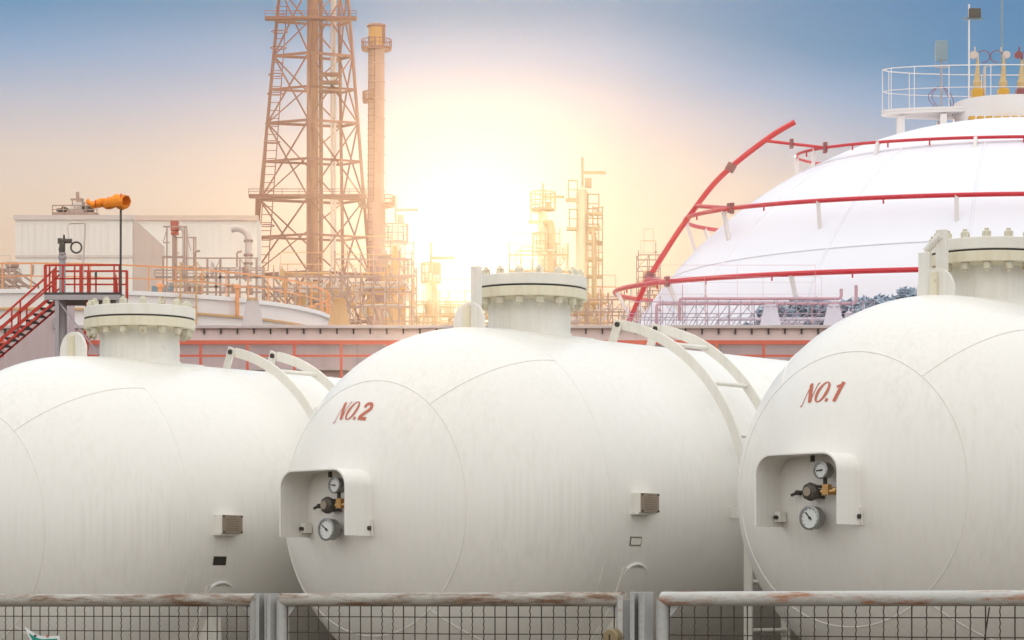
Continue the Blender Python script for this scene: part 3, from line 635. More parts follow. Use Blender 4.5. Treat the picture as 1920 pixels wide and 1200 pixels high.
MB().ring(Pp(143,464),10*qq,1.8*qq,28,8,axis=(0,1,0)).build('ring','valvedark',T,world=True)
m=MB(); m.tube([Pp(155,551),Pp(156,500),Pp(159,440),Pp(160,420),Pp(157,418),Pp(131,419)],1.6*qq,8); m.tube([Pp(131,419),Pp(126,425),Pp(130,450)],.7*qq,6); m.box(Pp(148,482),(.09,.06,.09)); m.build('vent_line','unitpale',T,world=True)
# ---- helpers for plant
def railing(mb,pts,h,w_,closed=False,step=None,mid=True):
    P=[Vector(p) for p in pts]
    seq=P+[P[0]] if closed else P
    for a,b in zip(seq,seq[1:]):
        mb.bar(a+Vector((0,0,h)),b+Vector((0,0,h)),w_,w_)
        if mid: mb.bar(a+Vector((0,0,h*.5)),b+Vector((0,0,h*.5)),w_*.7,w_*.7)
        n=max(1,int((b-a).length/(step or 1.5)))
        for i in range(n+(0 if (closed or b is not seq[-1]) else 1)):
            p=a.lerp(b,i/n); mb.bar(p,p+Vector((0,0,h)),w_*.8,w_*.8)
def circ(c,R,n,a0=0,a1=2*PI): return [Vector(c)+Vector((R*cos(a0+(a1-a0)*i/n),R*sin(a0+(a1-a0)*i/n),0)) for i in range(n)]
# white storage tank
Y=90; q=Y/F; cx=wx(140,Y); Rt=480*q*.996; zt=ZV(602,Y)
T=thing('storage_tank','wide white storage tank with orange rim railing, behind the wall on the left','storage tank',(cx,Y,0))
m=MB(); m.lathe([(Rt,0),(Rt,zt)],c=(cx,Y,0),seg=96); sh=m.build('shell','white',T,world=True,smooth=20)
for dz in(.5,1.35):
    m=MB(); m.lathe([(Rt+.01,zt-dz),(Rt+.14,zt-dz),(Rt+.14,zt-dz+.06),(Rt+.01,zt-dz+.06)],c=(cx,Y,0),seg=96,capped=False); m.build('wind_girder','unitochre' if dz<1 else 'steelgrey',T,world=True)
m=MB(); m.lathe([(Rt+.01,zt-.02),(Rt+.12,zt-.02),(Rt+.12,zt+.10),(Rt*.3,zt+.7),(.01,zt+.8)],c=(cx,Y,0),seg=96,capped=False); m.build('roof','white',T,world=True,smooth=20)
m=MB(); railing(m,circ((cx,Y,zt+.1),Rt,60),.75,.045,True,2); m.build('railing','orange',T,world=True)
for k,(u,v) in enumerate(((445,541),(300,538))):
    m=MB(); p=W(u,v,Y-6); m.cyl(p-Vector((0,0,.8)),p,.06,8); m.lathe([(.12,0),(.09,.1),(.02,.14)],c=p,seg=10); m.build('roof_vent','orange',T,world=True)
# ladder on tank
m=MB()
a=R_(-90+32)
for sg in(-.25,.25):
    p=Vector((cx+(Rt+.25)*cos(a+sg/Rt),Y+(Rt+.25)*sin(a+sg/Rt),0)); m.bar(p,p+Vector((0,0,zt+1)),.05,.05)
for k in range(30):
    p=Vector((cx+(Rt+.25)*cos(a),Y+(Rt+.25)*sin(a),.4*k)); d=Vector((-sin(a),cos(a),0)); m.bar(p-d*.25,p+d*.25,.03,.03)
m.build('ladder','unitochre',T,world=True)
# pylons on wall
for u,label,mt in((471,'tapered concrete pillar on the wall under the furnace ducts','concap'),(634,'tapered concrete pillar on the wall under the tall chimney','unitochre'),(1566,'tapered concrete pillar on the wall left of the NO.1 tank','lav'),(1447,'tapered concrete pillar on the wall below the white sphere','lav')):
    Y=62.4; T=thing('concrete_pillar',label,'pillar',tuple(W(u,614.2,Y)))
    h=560 if u<1000 else 572
    vs=[];z0=ZV(614,Y);z1=ZV(h,Y)
    a_,b_=16*Y/F,8.5*Y/F
    MB().tube([(wx(u,Y),Y+.3,z0),(wx(u,Y),Y+.3,z1)],.1,4,radii=[a_*1.35,b_*1.35]).build('shaft',mt,T,world=True,smooth=10)
    MB().box((wx(u,Y),Y+.3,z1+.02),(b_*2.3,b_*2.3,.05)).build('cap','lav' if u>1000 else 'unitochre',T,world=True)
    pass
# cream buildings
Y=150; q=Y/F
def lerp3(a,b,k): return a+(b-a)*k
T=thing('cream_building','large cream windowless plant building behind the windsock','building',(wx(140,Y),Y,0))
h=ZV(408,Y); x0,x1=wx(29,Y),wx(249,Y)
side=12.0; x2=wx(308,Y+side)
# trapezoid footprint: front face, right side face receding
foot=[(x0,Y),(x1,Y),(x2,Y+side),(x0+.6,Y+side)]
MB().prism(foot,h,lambda a,b,d:Vector((a,b,d))).build('wall','clad',T,world=True,smooth=10)
m=MB(); v_=Vector((x2-x1,side,0)); nrm_=Vector((v_.y,-v_.x,0)).normalized()*.02
m.add([Vector((x1,Y,.1))+nrm_,Vector((x2,Y+side,.1))+nrm_,Vector((x2,Y+side,h-.02))+nrm_,Vector((x1,Y,h-.02))+nrm_],[(0,1,2,3)])
sd=m.build('shaded_side_cladding','cladside',T,world=True)  # sheet carrying the painted shade of the receding face
m=MB(); m.box(((x0+x1)/2,Y-.04,ZV(481,Y)),(x1-x0,.08,.12)); m.build('flashing','unitpale',T,world=True)
m=MB(); m.box(((x0+x1)/2,Y-.02,h),(x1-x0+.2,.2,.25)); m.build('roof_edge','unitpale',T,world=True)
m=MB()
u=29+12
while u<246: m.box((wx(u,Y),Y-.01,h/2),(.03,.03,h-.3)); u+=12.4
m.build('cladding_rib','clad',T,world=True)
MB().box((x1+1.1+nrm_.x*2,Y+2.6+nrm_.y*2-.1,ZV(542,Y)),(.9,.12,.9)).build('door','greybox',T,world=True)
T=thing('peach_building','large peach windowless plant building behind the furnace ducts','building',(wx(390,170),170,0))
Y=172; x0,x1=wx(250,Y),wx(482,Y); h=ZV(409,Y)
MB().box(((x0+x1)/2,Y+1.5,h/2),(x1-x0,3,h)).build('wall','clad',T,world=True)
m=MB(); u=306+10
while u<480: m.box((wx(u,Y),Y-.01,h/2),(.03,.03,h-.3)); u+=14
m.build('cladding_rib','clad',T,world=True)
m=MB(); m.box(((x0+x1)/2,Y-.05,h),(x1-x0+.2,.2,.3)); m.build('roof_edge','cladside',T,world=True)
# roof machinery
Y=151; T=thing('rooftop_valve_skid','grey railed valve skid standing on the cream building roof','machinery',tuple(W(140,407,Y)))
q=Y/F
def U(u,v,dy=0): return W(u,v,Y)+Vector((0,dy,0))
m=MB(); m.box(U(140,401.5,1.2),(84*q,2.4,.22)); dk=m.build('deck','unit',T,world=True)
m=MB(); 
for u in(104,124,156,176): m.bar(U(u,402),U(u,408.5),.2,.2)
m.build('support','unit',dk,world=True)
m=MB(); railing(m,[U(98,401),U(182,401)],.45,.06,False,.5); m.build('railing','unit',dk,world=True)
m=MB(); m.cyl(U(112,400,.8),U(112,389,.8),.22,8); m.cyl(U(112,392,.8),U(112,388,.8),.32,8); m.cyl(U(117,389,.8),U(118,385,.8),.2,8); m.build('valve','valvedark',T,world=True)
m=MB(); m.tube([U(133,400,.8),U(135,392,.8),U(142,384,.8),U(150,384,.8)],.3,10); m.cyl(U(140,400,.8),U(140,391,.8),.5,10); m.build('manifold','unitpale',T,world=True)
m=MB(); 
for u in(149,155,164): m.bar(U(u,400,.8),U(u,387,.8),.14,.14)
m.bar(U(147,388,.8),U(168,388,.8),.3,.3); m.bar(U(147,397,.8),U(168,397,.8),.3,.3); m.cyl(U(161,398,.8),U(163,387,.8),.3,8); m.build('frame','valvedark',T,world=True)
m=MB(); m.cyl(U(142,384,.8),U(141,356,.8),.10,6); m.bar(U(128,370,.8),U(146,370,.8),.1,.1); m.bar(U(131,370,.8),U(132,386,.8),.06,.06); m.cyl(U(145,384,.8),U(147,368,.8),.18,8); m.cyl(U(150,383,.8),U(152,374,.8),.12,8); m.build('mast','unit',T,world=True)
# ---- flare derrick
Y=195; q=Y/F; 
T=thing('flare_derrick','tall rusty lattice flare derrick around a thick central riser','tower',(wx(587,Y),Y,0))
def lx(v): return 523-.094*v
def rx(v): return 653+.079*v
def fx(v): return 581+.0*v       # front leg
def bx_(v): return 634+.012*v
def leg(k,v):
    hw=(rx(v)-lx(v))/2*q
    if k==0: return W(lx(v),v,Y)
    if k==1: return W(fx(v),v,Y)+Vector((0,-hw*.45,0))*1.0
    if k==2: return W(rx(v),v,Y)
    return W(bx_(v),v,Y)+Vector((0,hw*.45,0))
vg=ZV(0,Y)
def zv(z): return HOR-(z-EYE)*F/Y
def legp(k,v):
    p=leg(k,v); return Vector((p.x,p.y,ZV(v,Y)))
bays=[-22,105,231,375,515,690,880,zv(0)]
for k in range(4):
    m=MB(); P=[legp(k,v) for v in bays]; m.tube(P,.115,8); lg=m.build('leg','lattice',T,world=True)
for i in range(len(bays)-1):
    va,vb=bays[i],bays[i+1]; vm=(va+vb)/2
    for k in range(4):
        a,b=k,(k+1)%4; m=MB()
        m.bar(legp(a,vb),legp(b,vb),.15,.17); m.bar(legp(a,vm),legp(b,vm),.13,.15)
        m.bar(legp(a,va),legp(b,vb),.09,.09); m.bar(legp(b,va),legp(a,vb),.09,.09)
        m.build('bracing','lattice',T,world=True)
MB().cyl((wx(590,Y),Y,0),(wx(590,Y),Y,ZV(-20,Y)),7.2*q,20).build('riser','flarepipe',T,world=True)
for u,rr_ in((600,.14),(580,.12),(626,.10),(620,.08)):
    MB().cyl((wx(u,Y),Y+1,0),(wx(u,Y),Y+1,ZV(-20,Y)),rr_,8).build('service_pipe','unitpale' if u>610 else 'lattice',T,world=True)
for v,x0_,x1_ in((46,502,672),(376,472,690)):
    cxp=wx((x0_+x1_)/2,Y); wd=(x1_-x0_)*q; yf=Y-2.0
    pf=MB().box((cxp,yf,ZV(v,Y)),(wd,.7,.2)).build('platform','lattice',T,world=True)
    m=MB(); railing(m,[(cxp-wd/2,yf-.3,ZV(v,Y)+.1),(cxp+wd/2,yf-.3,ZV(v,Y)+.1)],.36,.045,False,1.1); m.build('railing','lattice',pf,world=True)
m=MB()
for dx in(-.35,.35): m.bar((wx(532,Y)+dx,Y-1.6,ZV(20,Y)),(wx(498,Y)+dx,Y-2.2,ZV(515,Y)),.07,.07)
z=ZV(515,Y); z1=ZV(20,Y); k=0
while z<z1:
    f=(z-ZV(515,Y))/(z1-ZV(515,Y)); x=wx(498,Y)+(wx(532,Y)-wx(498,Y))*f; m.bar((x-.35,Y-2.2+.6*f,z),(x+.35,Y-2.2+.6*f,z),.05,.05); z+=.55
for v in(70,100,150,185,240,275,430,455): 
    f=1-(v-20)/495; x=wx(498,Y)+(wx(532,Y)-wx(498,Y))*f; m.ring((x,Y-1.9,ZV(v,Y)),.55,.04,12,5)
m.build('caged_ladder','lattice',T,world=True)
m=MB(); 
for v in(145,160,176): m.box((wx(622,Y),Y-1,ZV(v,Y)),(1.5,1.2,.08))
m.bar((wx(604,Y),Y-1.5,ZV(145,Y)),(wx(604,Y),Y-1.5,ZV(176,Y)),.06,.06); m.bar((wx(640,Y),Y-1.5,ZV(143,Y)),(wx(640,Y),Y-1.5,ZV(176,Y)),.06,.06); m.build('rest_platform','lattice',T,world=True)
MB().cyl(W(486,375,Y)+Vector((0,-1,0)),W(485,410,Y)+Vector((0,-1,0)),.17,8).build('counterweight','lattice',T,world=True)
# ---- chimney
Y=180; q=Y/F
T=thing('chimney','tall round chimney with ochre top and ring platform, right of the derrick','chimney',(wx(706,Y),Y,0))
c=(wx(706,Y),Y,0)
MB().lathe([(17.5*q,0),(17*q,ZV(380,Y)),(15*q,ZV(379,Y)),(14.8*q,ZV(85,Y))],c=c,seg=40).build('stack','stack',T,world=True)
MB().lathe([(15.2*q,ZV(86,Y)),(15.2*q,ZV(62,Y)),(14.4*q,ZV(50,Y))],c=c,seg=40).build('stack_top','stacktop',T,world=True)
m=MB(); m.ring((c[0],c[1],ZV(49.5,Y)),15*q,.12,32,6); m.bar((c[0]+14*q,Y-.3,ZV(85,Y)),(c[0]+14*q,Y-.3,ZV(48,Y)),.25,.2); m.build('lip','lattice',T,world=True)
for v,ro,a0,a1 in((90,28,0,2*PI),(188,26,R_(150),R_(260)),(383,34,R_(-60),R_(200))):
    m=MB(); n=24; P=[]
    full=a1-a0>6
    pts_o=circ((c[0],c[1],ZV(v,Y)),ro*q,n+(0 if full else 1),a0,a1 if full else a1+(a1-a0)/n); 
    vs=[];fs=[]
    pts_i=circ((c[0],c[1],ZV(v,Y)),14*q,n+(0 if full else 1),a0,a1 if full else a1+(a1-a0)/n)
    K=len(pts_o)
    for a,b in zip(pts_o,pts_i): vs+=[a,b,a-Vector((0,0,.15)),b-Vector((0,0,.15))]
    for i in range(K if full else K-1):
        a=4*i;b=4*((i+1)%K); fs+=[(a,b,b+1,a+1),(a+2,a+3,b+3,b+2),(a,a+2,b+2,b)]
    m.add(vs,fs); pf=m.build('platform','lattice',T,world=True)
    m=MB(); railing(m,pts_o,.5,.05,full,2); m.build('railing','lattice',pf,world=True)
m=MB()
for dx in(-.3,.3): m.bar((c[0]-15*q+dx*.5,Y-16*q,0),(c[0]-8*q+dx*.6,Y-14*q,ZV(70,Y)),.08,.08)
for k in range(90):
    f=k/90; x=c[0]-15*q+(7*q)*f; m.bar((x-.25,Y-16*q+2*q*f,ZV(70,Y)*f),(x+.25,Y-16*q+2*q*f,ZV(70,Y)*f),.05,.05)
m.build('ladder','lattice',T,world=True)
for k,v in enumerate(range(120,380,34)):
    MB().ring((c[0],c[1],ZV(v,Y)),15.1*q,.05,32,5).build('stack_band','stack',T,world=True)
# ---- process rack generator
def rack(name,label,cat,u0,u1,v0,vbase,Y,nx,levels,seed,mats=('unit','unitpale','unitochre'),depth=6,rail=True,brace=True,npipes=8,nves=4,group=None,w_=2.0,nv=0):
    rr=random.Random(seed); q=Y/F
    T=thing(name,label,cat,(wx((u0+u1)/2,Y),Y,0),group=group)
    xs=[wx(u0+(u1-u0)*i/nx,Y) for i in range(nx+1)]; zb=0; ww=w_*q
    m=MB()
    zs=[ZV(v,Y) for v in levels]
    ztop=ZV(v0,Y)
    for y in(Y,Y+depth):
        for i,x in enumerate(xs):
            tz=ztop if rr.random()<.7 else zs[0]
            m.bar((x,y,0),(x,y,tz),ww,ww)
        for z in zs: m.bar((xs[0],y,z),(xs[-1],y,z),ww*.9,ww*1.2)
    for x in xs:
        for z in zs: m.bar((x,Y,z),(x,Y+depth,z),ww*.8,ww)
    if brace:
        for i in range(nx):
            for j in range(len(zs)-1):
                if rr.random()<.45:
                    a,b=(zs[j],zs[j+1]) if rr.random()<.5 else (zs[j+1],zs[j]); m.bar((xs[i],Y,a),(xs[i+1],Y,b),ww*.6,ww*.6)
    m.build('frame',mats[0],T,world=True)
    if rail:
        for z in zs[:2]:
            m=MB(); a=rr.uniform(0,.3); b=rr.uniform(.6,1); xa=xs[0]+(xs[-1]-xs[0])*a; xb=xs[0]+(xs[-1]-xs[0])*b
            railing(m,[(xa,Y-.1,z+.05),(xb,Y-.1,z+.05)],.9,ww*.45,False,1.4); m.build('railing',mats[2],T,world=True)
    for k in range(npipes):
        z=rr.choice(zs)+rr.uniform(4,30)*q*(1 if rr.random()<.6 else -1); rd=rr.uniform(1.1,3.2)*q
        xa=xs[0]+(xs[-1]-xs[0])*rr.uniform(-.02,.5); xb=xs[0]+(xs[-1]-xs[0])*rr.uniform(.5,1.02); y=Y+rr.uniform(.5,depth-.5)
        P=[(xa,y,z-rr.uniform(8,50)*q),(xa,y,z),(xb,y,z),(xb,y,z+rr.choice((-1,1))*rr.uniform(8,36)*q)]
        # round the corners
        Q=[Vector(P[0])]
        for i in(1,2):
            p=Vector(P[i]); a=(Vector(P[i-1])-p).normalized()*rd*1.8; b=(Vector(P[i+1])-p).normalized()*rd*1.8
            Q+=[p+a,p+a*.3+b*.3,p+b]
        Q.append(Vector(P[3])); m=MB(); m.tube(Q,rd,10); m.build('pipe',rr.choice(mats[1:]),T,world=True)
    for k in range(nves):
        x=rr.uniform(xs[0],xs[-1]); y=Y+rr.uniform(1,depth-1); rd=rr.uniform(4.5,9)*q; j=rr.randrange(len(zs)); z=zs[j]
        if rr.random()<.45:
            Lh=rd*rr.uniform(2,3.4); m=MB(); m.lathe([(.02,-Lh),(rd*.6,-Lh+rd*.1),(rd,-Lh+rd*.5),(rd,Lh-rd*.5),(rd*.6,Lh-rd*.1),(.02,Lh)],c=(x,y,z+rd+.2),axis=(1,0,0),seg=16)
            V=m.build('drum',rr.choice(mats[1:]),T,world=True)
            for sg in(-1,1): MB().box((x+sg*Lh*.5,y,z+rd*.3),(rd*.3,rd,rd*.9)).build('drum_support',mats[0],V,world=True)
        else:
            hh=rd*rr.uniform(2.2,4.0); m=MB(); m.lathe([(rd*.7,z),(rd*.7,z+hh*.1),(rd,z+hh*.15),(rd,z+hh*.85),(rd*.5,z+hh),(rd*.2,z+hh*1.02),(rd*.2,z+hh*1.2)],c=(x,y,0),seg=16); m.build('vessel',rr.choice(mats[1:]),T,world=True)
    for k in range(nv):
        x=xs[0]+(xs[-1]-xs[0])*(k+rr.random())/nv; y=Y+rr.uniform(-.3,.6); z=rr.choice(zs); m=MB(); m.cyl((x,y,z-.9),(x,y,z+.5),.9*q,6); m.lathe([(2*q,0),(2.6*q,2*q),(q,4*q)],c=(x,y,z+.1),seg=8); m.build('valve',rr.choice(mats),T,world=True)
    return T
def column(name,label,u,vtop,Y,wpx,plats,mats,seed,cat='tower',cage=True,group=None):
    rr=random.Random(seed); q=Y/F; T=thing(name,label,cat,(wx(u,Y),Y,0),group=group); x=wx(u,Y); rd=wpx/2*q; zt=ZV(vtop,Y)
    MB().lathe([(rd*1.1,0),(rd*1.1,zt*.4),(rd,zt*.42),(rd,zt-rd),(rd*.7,zt-rd*.3),(rd*.2,zt),(rd*.2,zt+rd*.4)],c=(x,Y,0),seg=24).build('vessel',mats[1],T,world=True)
    for v,ext,sg in plats:
        z=ZV(v,Y); ro=rd+ext*q
        m=MB(); 
        if sg==0: m.lathe([(rd*.9,-.06),(ro,-.06),(ro,.06),(rd*.9,.06)],c=(x,Y,z),seg=20); pts=circ((x,Y,z),ro,14); cl=True
        else: m.box((x+sg*(rd+ext*q/2),Y-rd*.4,z),(ext*q+.3,rd*1.6,.14)); pts=[(x+sg*rd*.8,Y-rd*1.2,z),(x+sg*(rd+ext*q),Y-rd*1.2,z),(x+sg*(rd+ext*q),Y+rd*.4,z)]; cl=False
        pf=m.build('platform',mats[0],T,world=True)
        m=MB(); railing(m,pts,1.0,.07,cl,1.5); m.build('railing',mats[0],pf,world=True)
    m=MB()
    for dx in(-.25,.25): m.bar((x+rd*1.15+.4+dx,Y-rd*.5,0),(x+rd*1.15+.4+dx,Y-rd*.5,zt-1),.07,.07)
    k=0
    while k*.6<zt-1: m.bar((x+rd*1.15+.15,Y-rd*.5,k*.6),(x+rd*1.15+.65,Y-rd*.5,k*.6),.05,.05); k+=1
    m.build('ladder',mats[0],T,world=True)
    for k in range(3):
        a=rr.uniform(-2.6,-.5); pr=rr.uniform(.12,.25); px,py=x+(rd+.35)*cos(a),Y+(rd+.35)*sin(a); m=MB(); zt2=zt*rr.uniform(.7,1.0)
        m.tube([(px,py,0),(px,py,zt2-.4),(px+.1*(x-px),py,zt2),(x,Y,zt2+.1)],pr,8); m.build('pipe',mats[2],T,world=True)
    m=MB(); m.bar((x,Y,zt),(x,Y,zt+1.6),.12,.12); m.bar((x,Y,zt+.8),(x+1.6*q/.02*.02+1.2,Y,zt+.8),.15,.15); m.box((x+.3,Y-.3,zt+.2),(.35,.3,.5)); m.build('davit',mats[0],T,world=True)
    return T
U3=('unit','unitpale','unitochre')
O3=('glowsteel','glowyellow','glowsteel')
# furnace unit
Y=120; q=Y/F
T=thing('furnace_unit','steel framed furnace with red hood and curved ducts, before the peach building','machinery',(wx(395,Y),Y,0))
def U(u,v,dy=0): return W(u,v,Y)+Vector((0,dy,0))
m=MB()
for dy in(0,3.5):
    for u,vt,wd in((306,482,3),(313,424,2.5),(346,424,3),(350,424,2),(389,484,4),(413,483,4),(450,483,2.5),(481,483,4)): m.bar(U(u,vt,dy),Vector((wx(u,Y),Y+dy,0)),wd*q,wd*q)
    for v,ua,ub,wd in((425,306,350,2.5),(455,306,318,2),(482,304,347,4),(484,347,484,2.5),(520,291,492,4),(548,300,490,3)): m.bar(U(ua,v,dy),U(ub,v,dy),wd*q,wd*q)
for a in((368,490,390,520),(396,490,408,516),(306,455,313,430),(350,440,358,470),(347,482,330,520),(413,486,395,520),(450,486,478,520)): m.bar(U(a[0],a[1]),U(a[2],a[3]),1.4*q,1.4*q)
m.build('frame','unit',T,world=True)
MB().box(U(320,415,1.5),(15*q,15*q,19*q)).box(U(320,429,1.5),(14*q,13*q,6*q)).build('hood','redbox',T,world=True,bevel=.03)
m=MB(); m.tube([U(318.5,430,1.5),U(318.5,520,1.5)],3.8*q,12); m.build('stack_pipe','unitochre2' if False else 'unit',T,world=True)
m=MB(); m.tube([U(324,415,1.5),U(332,416,1.5),U(338,421,1.5),U(340,430,1.5),U(340,520,1.5)],6.0*q,16); D=m.build('duct','unitpale',T,world=True)
m=MB(); m.tube([U(427,421,1.5),U(438,419,1.5),U(449,422,1.5),U(457,430,1.5),U(459.5,441,1.5),U(459.5,520,1.5)],6.6*q,18); m.build('duct','unitpale',T,world=True)
for v in(443,470,486): MB().ring(U(459.5,v,1.5),6.8*q,.06,24,6).build('duct_flange','unit',T,world=True)
for u,v in((361,466),(440,467)):
    m=MB(); m.tube([U(u,520,1),U(u,v+3,1),U(u+2,v,1),U(u+9,v-1.5,1)],2*q,10); m.build('vent_pipe','unit',T,world=True)
    MB().lathe([(4.5*q,0),(3*q,.3),(2.4*q,.35)],c=U(u,511,1),seg=12).build('vent_collar','unitpale',T,world=True)
for u,v,wd,hh,mt in((336,502,10,34,'unit'),(391,500,9,30,'unitpale'),(430,534,9,18,'unit'),(456,503,16,26,'unit'),(365,535,18,20,'unit'),(372,512,12,12,'unitochre'),(312,534,8,20,'greybox'),(345,536,12,24,'unit'),(410,536,12,14,'unitpale'),(462,536,15,18,'unit')):
    m=MB(); p=U(u,v+hh/2,1.5); R0=wd/2*q; H=hh*q; m.lathe([(R0*.8,0),(R0,H*.12),(R0,H*.85),(R0*.6,H),(R0*.3,H*1.03)],c=p,seg=14); m.build('vessel',mt,T,world=True)
m=MB(); railing(m,[U(291,519,-.2),U(492,519,-.2)],1.5*q*9/1.2,.05,False,1.0); m.build('railing','unit',T,world=True)
for k in range(7):
    v=rnd.uniform(524,546); a=rnd.uniform(300,400); b=a+rnd.uniform(40,90); m=MB(); m.tube([U(a,v+8,.5),U(a,v,.5),U(b,v,.5),U(b,v-8,.5)],rnd.uniform(.8,1.8)*q,8); m.build('pipe',rnd.choice(U3[1:]),T,world=True)
# racks
rack('pipe_rack','brown pipe rack with pale drums behind the foot of the derrick','pipe rack',492,640,505,600,112,7,(519,541,556,575),11,U3,npipes=14,nves=7,nv=10,w_=2.6)
rack('pipe_rack','dense pipe rack between the chimney foot and the thin columns','pipe rack',628,772,470,610,118,6,(486,520,548,575),12,U3,npipes=14,nves=7,nv=8,w_=2.6)
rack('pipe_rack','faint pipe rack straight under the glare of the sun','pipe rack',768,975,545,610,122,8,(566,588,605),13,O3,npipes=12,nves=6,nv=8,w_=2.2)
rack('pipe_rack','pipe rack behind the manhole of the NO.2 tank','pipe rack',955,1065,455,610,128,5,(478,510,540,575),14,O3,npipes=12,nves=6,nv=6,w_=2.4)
rack('pipe_rack','low pipe rack right of the NO.2 manhole, below the column','pipe rack',1060,1215,545,640,110,7,(562,585,606),15,U3,npipes=14,nves=5,nv=8,w_=2.0)
rack('scaffold_rack','pale lavender scaffold rack in front of the lower sphere','pipe rack',1180,1620,566,640,76,22,(566,588,600,612),16,('scaf','unitpale','scafpink'),depth=4,npipes=12,nves=2,nv=10,w_=1.3) if False else None
M['scaf']=paint('lavender_scaffold_steel',(.42,.34,.42),rough=.6,var=.2,scale=.6)
M['scafpink']=paint('pink_pipe_paint',(.60,.36,.42),rough=.5,var=.2,scale=.6)
rack('scaffold_rack','pale lavender scaffold rack in front of the lower sphere','pipe rack',1180,1640,562,640,74,22,(566,588,600,612),16,('scaf','lav','scafpink'),depth=4,npipes=12,nves=2,nv=10,w_=1.3)
rack('pipe_rack','dark cluster of piping left of the cream building','pipe rack',-70,27,505,600,118,5,(506,522,541,556),17,('unit','unit','unitpale'),npipes=10,nves=6,nv=6,w_=3)
column('process_column','thin pale column with ladder just right of the chimney',742,420,160,22,((455,12,0),(480,16,-1),(520,14,0)),U3,21,group='process columns rising above the racks')
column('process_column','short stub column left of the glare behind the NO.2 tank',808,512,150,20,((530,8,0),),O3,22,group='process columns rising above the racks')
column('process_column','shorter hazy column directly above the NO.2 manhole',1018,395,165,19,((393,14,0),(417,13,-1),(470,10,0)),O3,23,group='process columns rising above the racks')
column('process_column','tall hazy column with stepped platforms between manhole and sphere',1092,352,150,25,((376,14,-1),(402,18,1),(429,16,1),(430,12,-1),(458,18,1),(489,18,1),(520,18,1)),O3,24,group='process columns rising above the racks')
rack('lattice_mast','small lattice mast with dish crown behind the red arched pipe','mast',1197,1238,470,640,105,2,(478,500,520,545,575),25,U3,depth=1.5,npipes=2,nves=1,nv=3,w_=1.6)
# ---- sphere tank
Y=100; q=Y/F; cx=wx(1890,Y); cz=ZV(1065,Y); RS=15.72
T=thing('sphere_tank','huge white spherical gas tank ringed by red sprinkler pipes','sphere tank',(cx,Y,0))
prof=[]; a0=math.asin(cz/RS)
for i in range(49):
    a=-a0+(PI/2+a0)*i/48; prof.append((max(RS*cos(a),.01),cz+RS*sin(a)))
MB().lathe(prof,c=(cx,Y,0),seg=128).build('shell','sphere',T,world=True,smooth=60)
for el in(62,40,20):
    a=R_(el); MB().ring((cx,Y,cz+RS*sin(a)),RS*cos(a),.045,128,5).build('weld_seam','sphere',T,world=True)
for k in range(16):
    az=2*PI*k/16+.12; P=[Vector((cx+RS*cos(a)*cos(az),Y+RS*cos(a)*sin(az),cz+RS*sin(a))) for a in [R_(-5+67*i/20) for i in range(21)]]
    MB().tube(P,.045,5).build('weld_seam','sphere',T,world=True)
def tring(u_left,v_left,v_near,rp,name='sprinkler_ring'):
    rho=(1890-u_left)*q; zl=ZV(v_left,Y); zn=EYE+(HOR-v_near)/F*(Y-rho)
    P=[]
    for i in range(120):
        a=2*PI*i/120; P.append(Vector((cx+rho*cos(a),Y+rho*sin(a),zl+(zn-zl)*(-sin(a)))))
    MB().tube(P,rp,8,closed=True).build(name,'redpipe',T,world=True)
    for i in range(60):
        pass
    return P
R1_=tring(1495,290,256,.055); R2_=tring(1285,411,363,.075); R3_=tring(1153,547,502,.085)
def struts(P,idx):
    for i in idx:
        p=P[i]; d=(p-Vector((cx,Y,cz))).normalized(); s_=Vector((cx,Y,cz))+((d+Vector((0,0,-.05))).normalized())*(RS-.05)
        MB().bar(p,s_,.12,.12).build('pipe_bracket','white',T,world=True)
struts(R1_,range(3,120,9)); struts(R2_,range(4,120,8)); struts(R3_,range(5,120,8))
for P in(R1_,R2_,R3_):
    for i in range(0,120,4):
        if P[i].y<Y: MB().bar(P[i],P[i]-Vector((0,0,.2)),.05,.05).build('spray_nozzle','redpipe',T,world=True)
sup=[(1490,229),(1455,249),(1412,280),(1370,314),(1334,350),(1300,395),(1268,440),(1240,484),(1213,528),(1190,580),(1170,620),(1155,642),(1140,700),(1128,800),(1122,900)]
P=[]
# smooth the path (Catmull-Rom)
pts=[W(u,v,Y-1.0) for u,v in sup]; 
for i in range(len(pts)-1):
    p0,p1,p2,p3=pts[max(i-1,0)],pts[i],pts[i+1],pts[min(i+2,len(pts)-1)]
    for k in range(4):
        s_=k/4; P.append(.5*((2*p1)+(p2-p0)*s_+(2*p0-5*p1+4*p2-p3)*s_*s_+(3*p1-p0-3*p2+p3)*s_**3))
P.append(pts[-1]); P.append(Vector((pts[-1].x,pts[-1].y,0)))
MB().tube(P,.10,10).build('supply_pipe','redpipe',T,world=True)
for u,v in((1370,314),(1218,518),(1168,625)):
    p=W(u,v,Y-1.0); MB().cyl(p-Vector((.07,0,.12)),p+Vector((.07,0,.12)),.17,12).cyl(p-Vector((.10,0,-.06)),p+Vector((.10,0,-.06)),.12,8).build('coupling','maroon',T,world=True)
for a,b,rp,vv in(((1435,264),(1550,272),.055,1486),((1306,386),(1372,389),.075,1366),((1214,524),(1252,528),.08,1249)):
    pa=W(a[0],a[1],Y-1.0); 
    # end on the ring (nearest ring point)
    RP=min(R1_+R2_+R3_,key=lambda p_:(abs(F*p_.x/p_.y+960-b[0])+abs(HOR-F*(p_.z-EYE)/p_.y-b[1]) if p_.y<Y else 1e9))
    br=MB().tube([pa,RP],rp,8).build('branch_pipe','redpipe',T,world=True)
    p=pa.lerp(RP,(vv-a[0])/(b[0]-a[0])); MB().box(p,(.12,.3,.3)).build('valve','maroon',br,world=True)
    MB().box(RP,(.14,.3,.34)).build('valve','maroon',br,world=True)
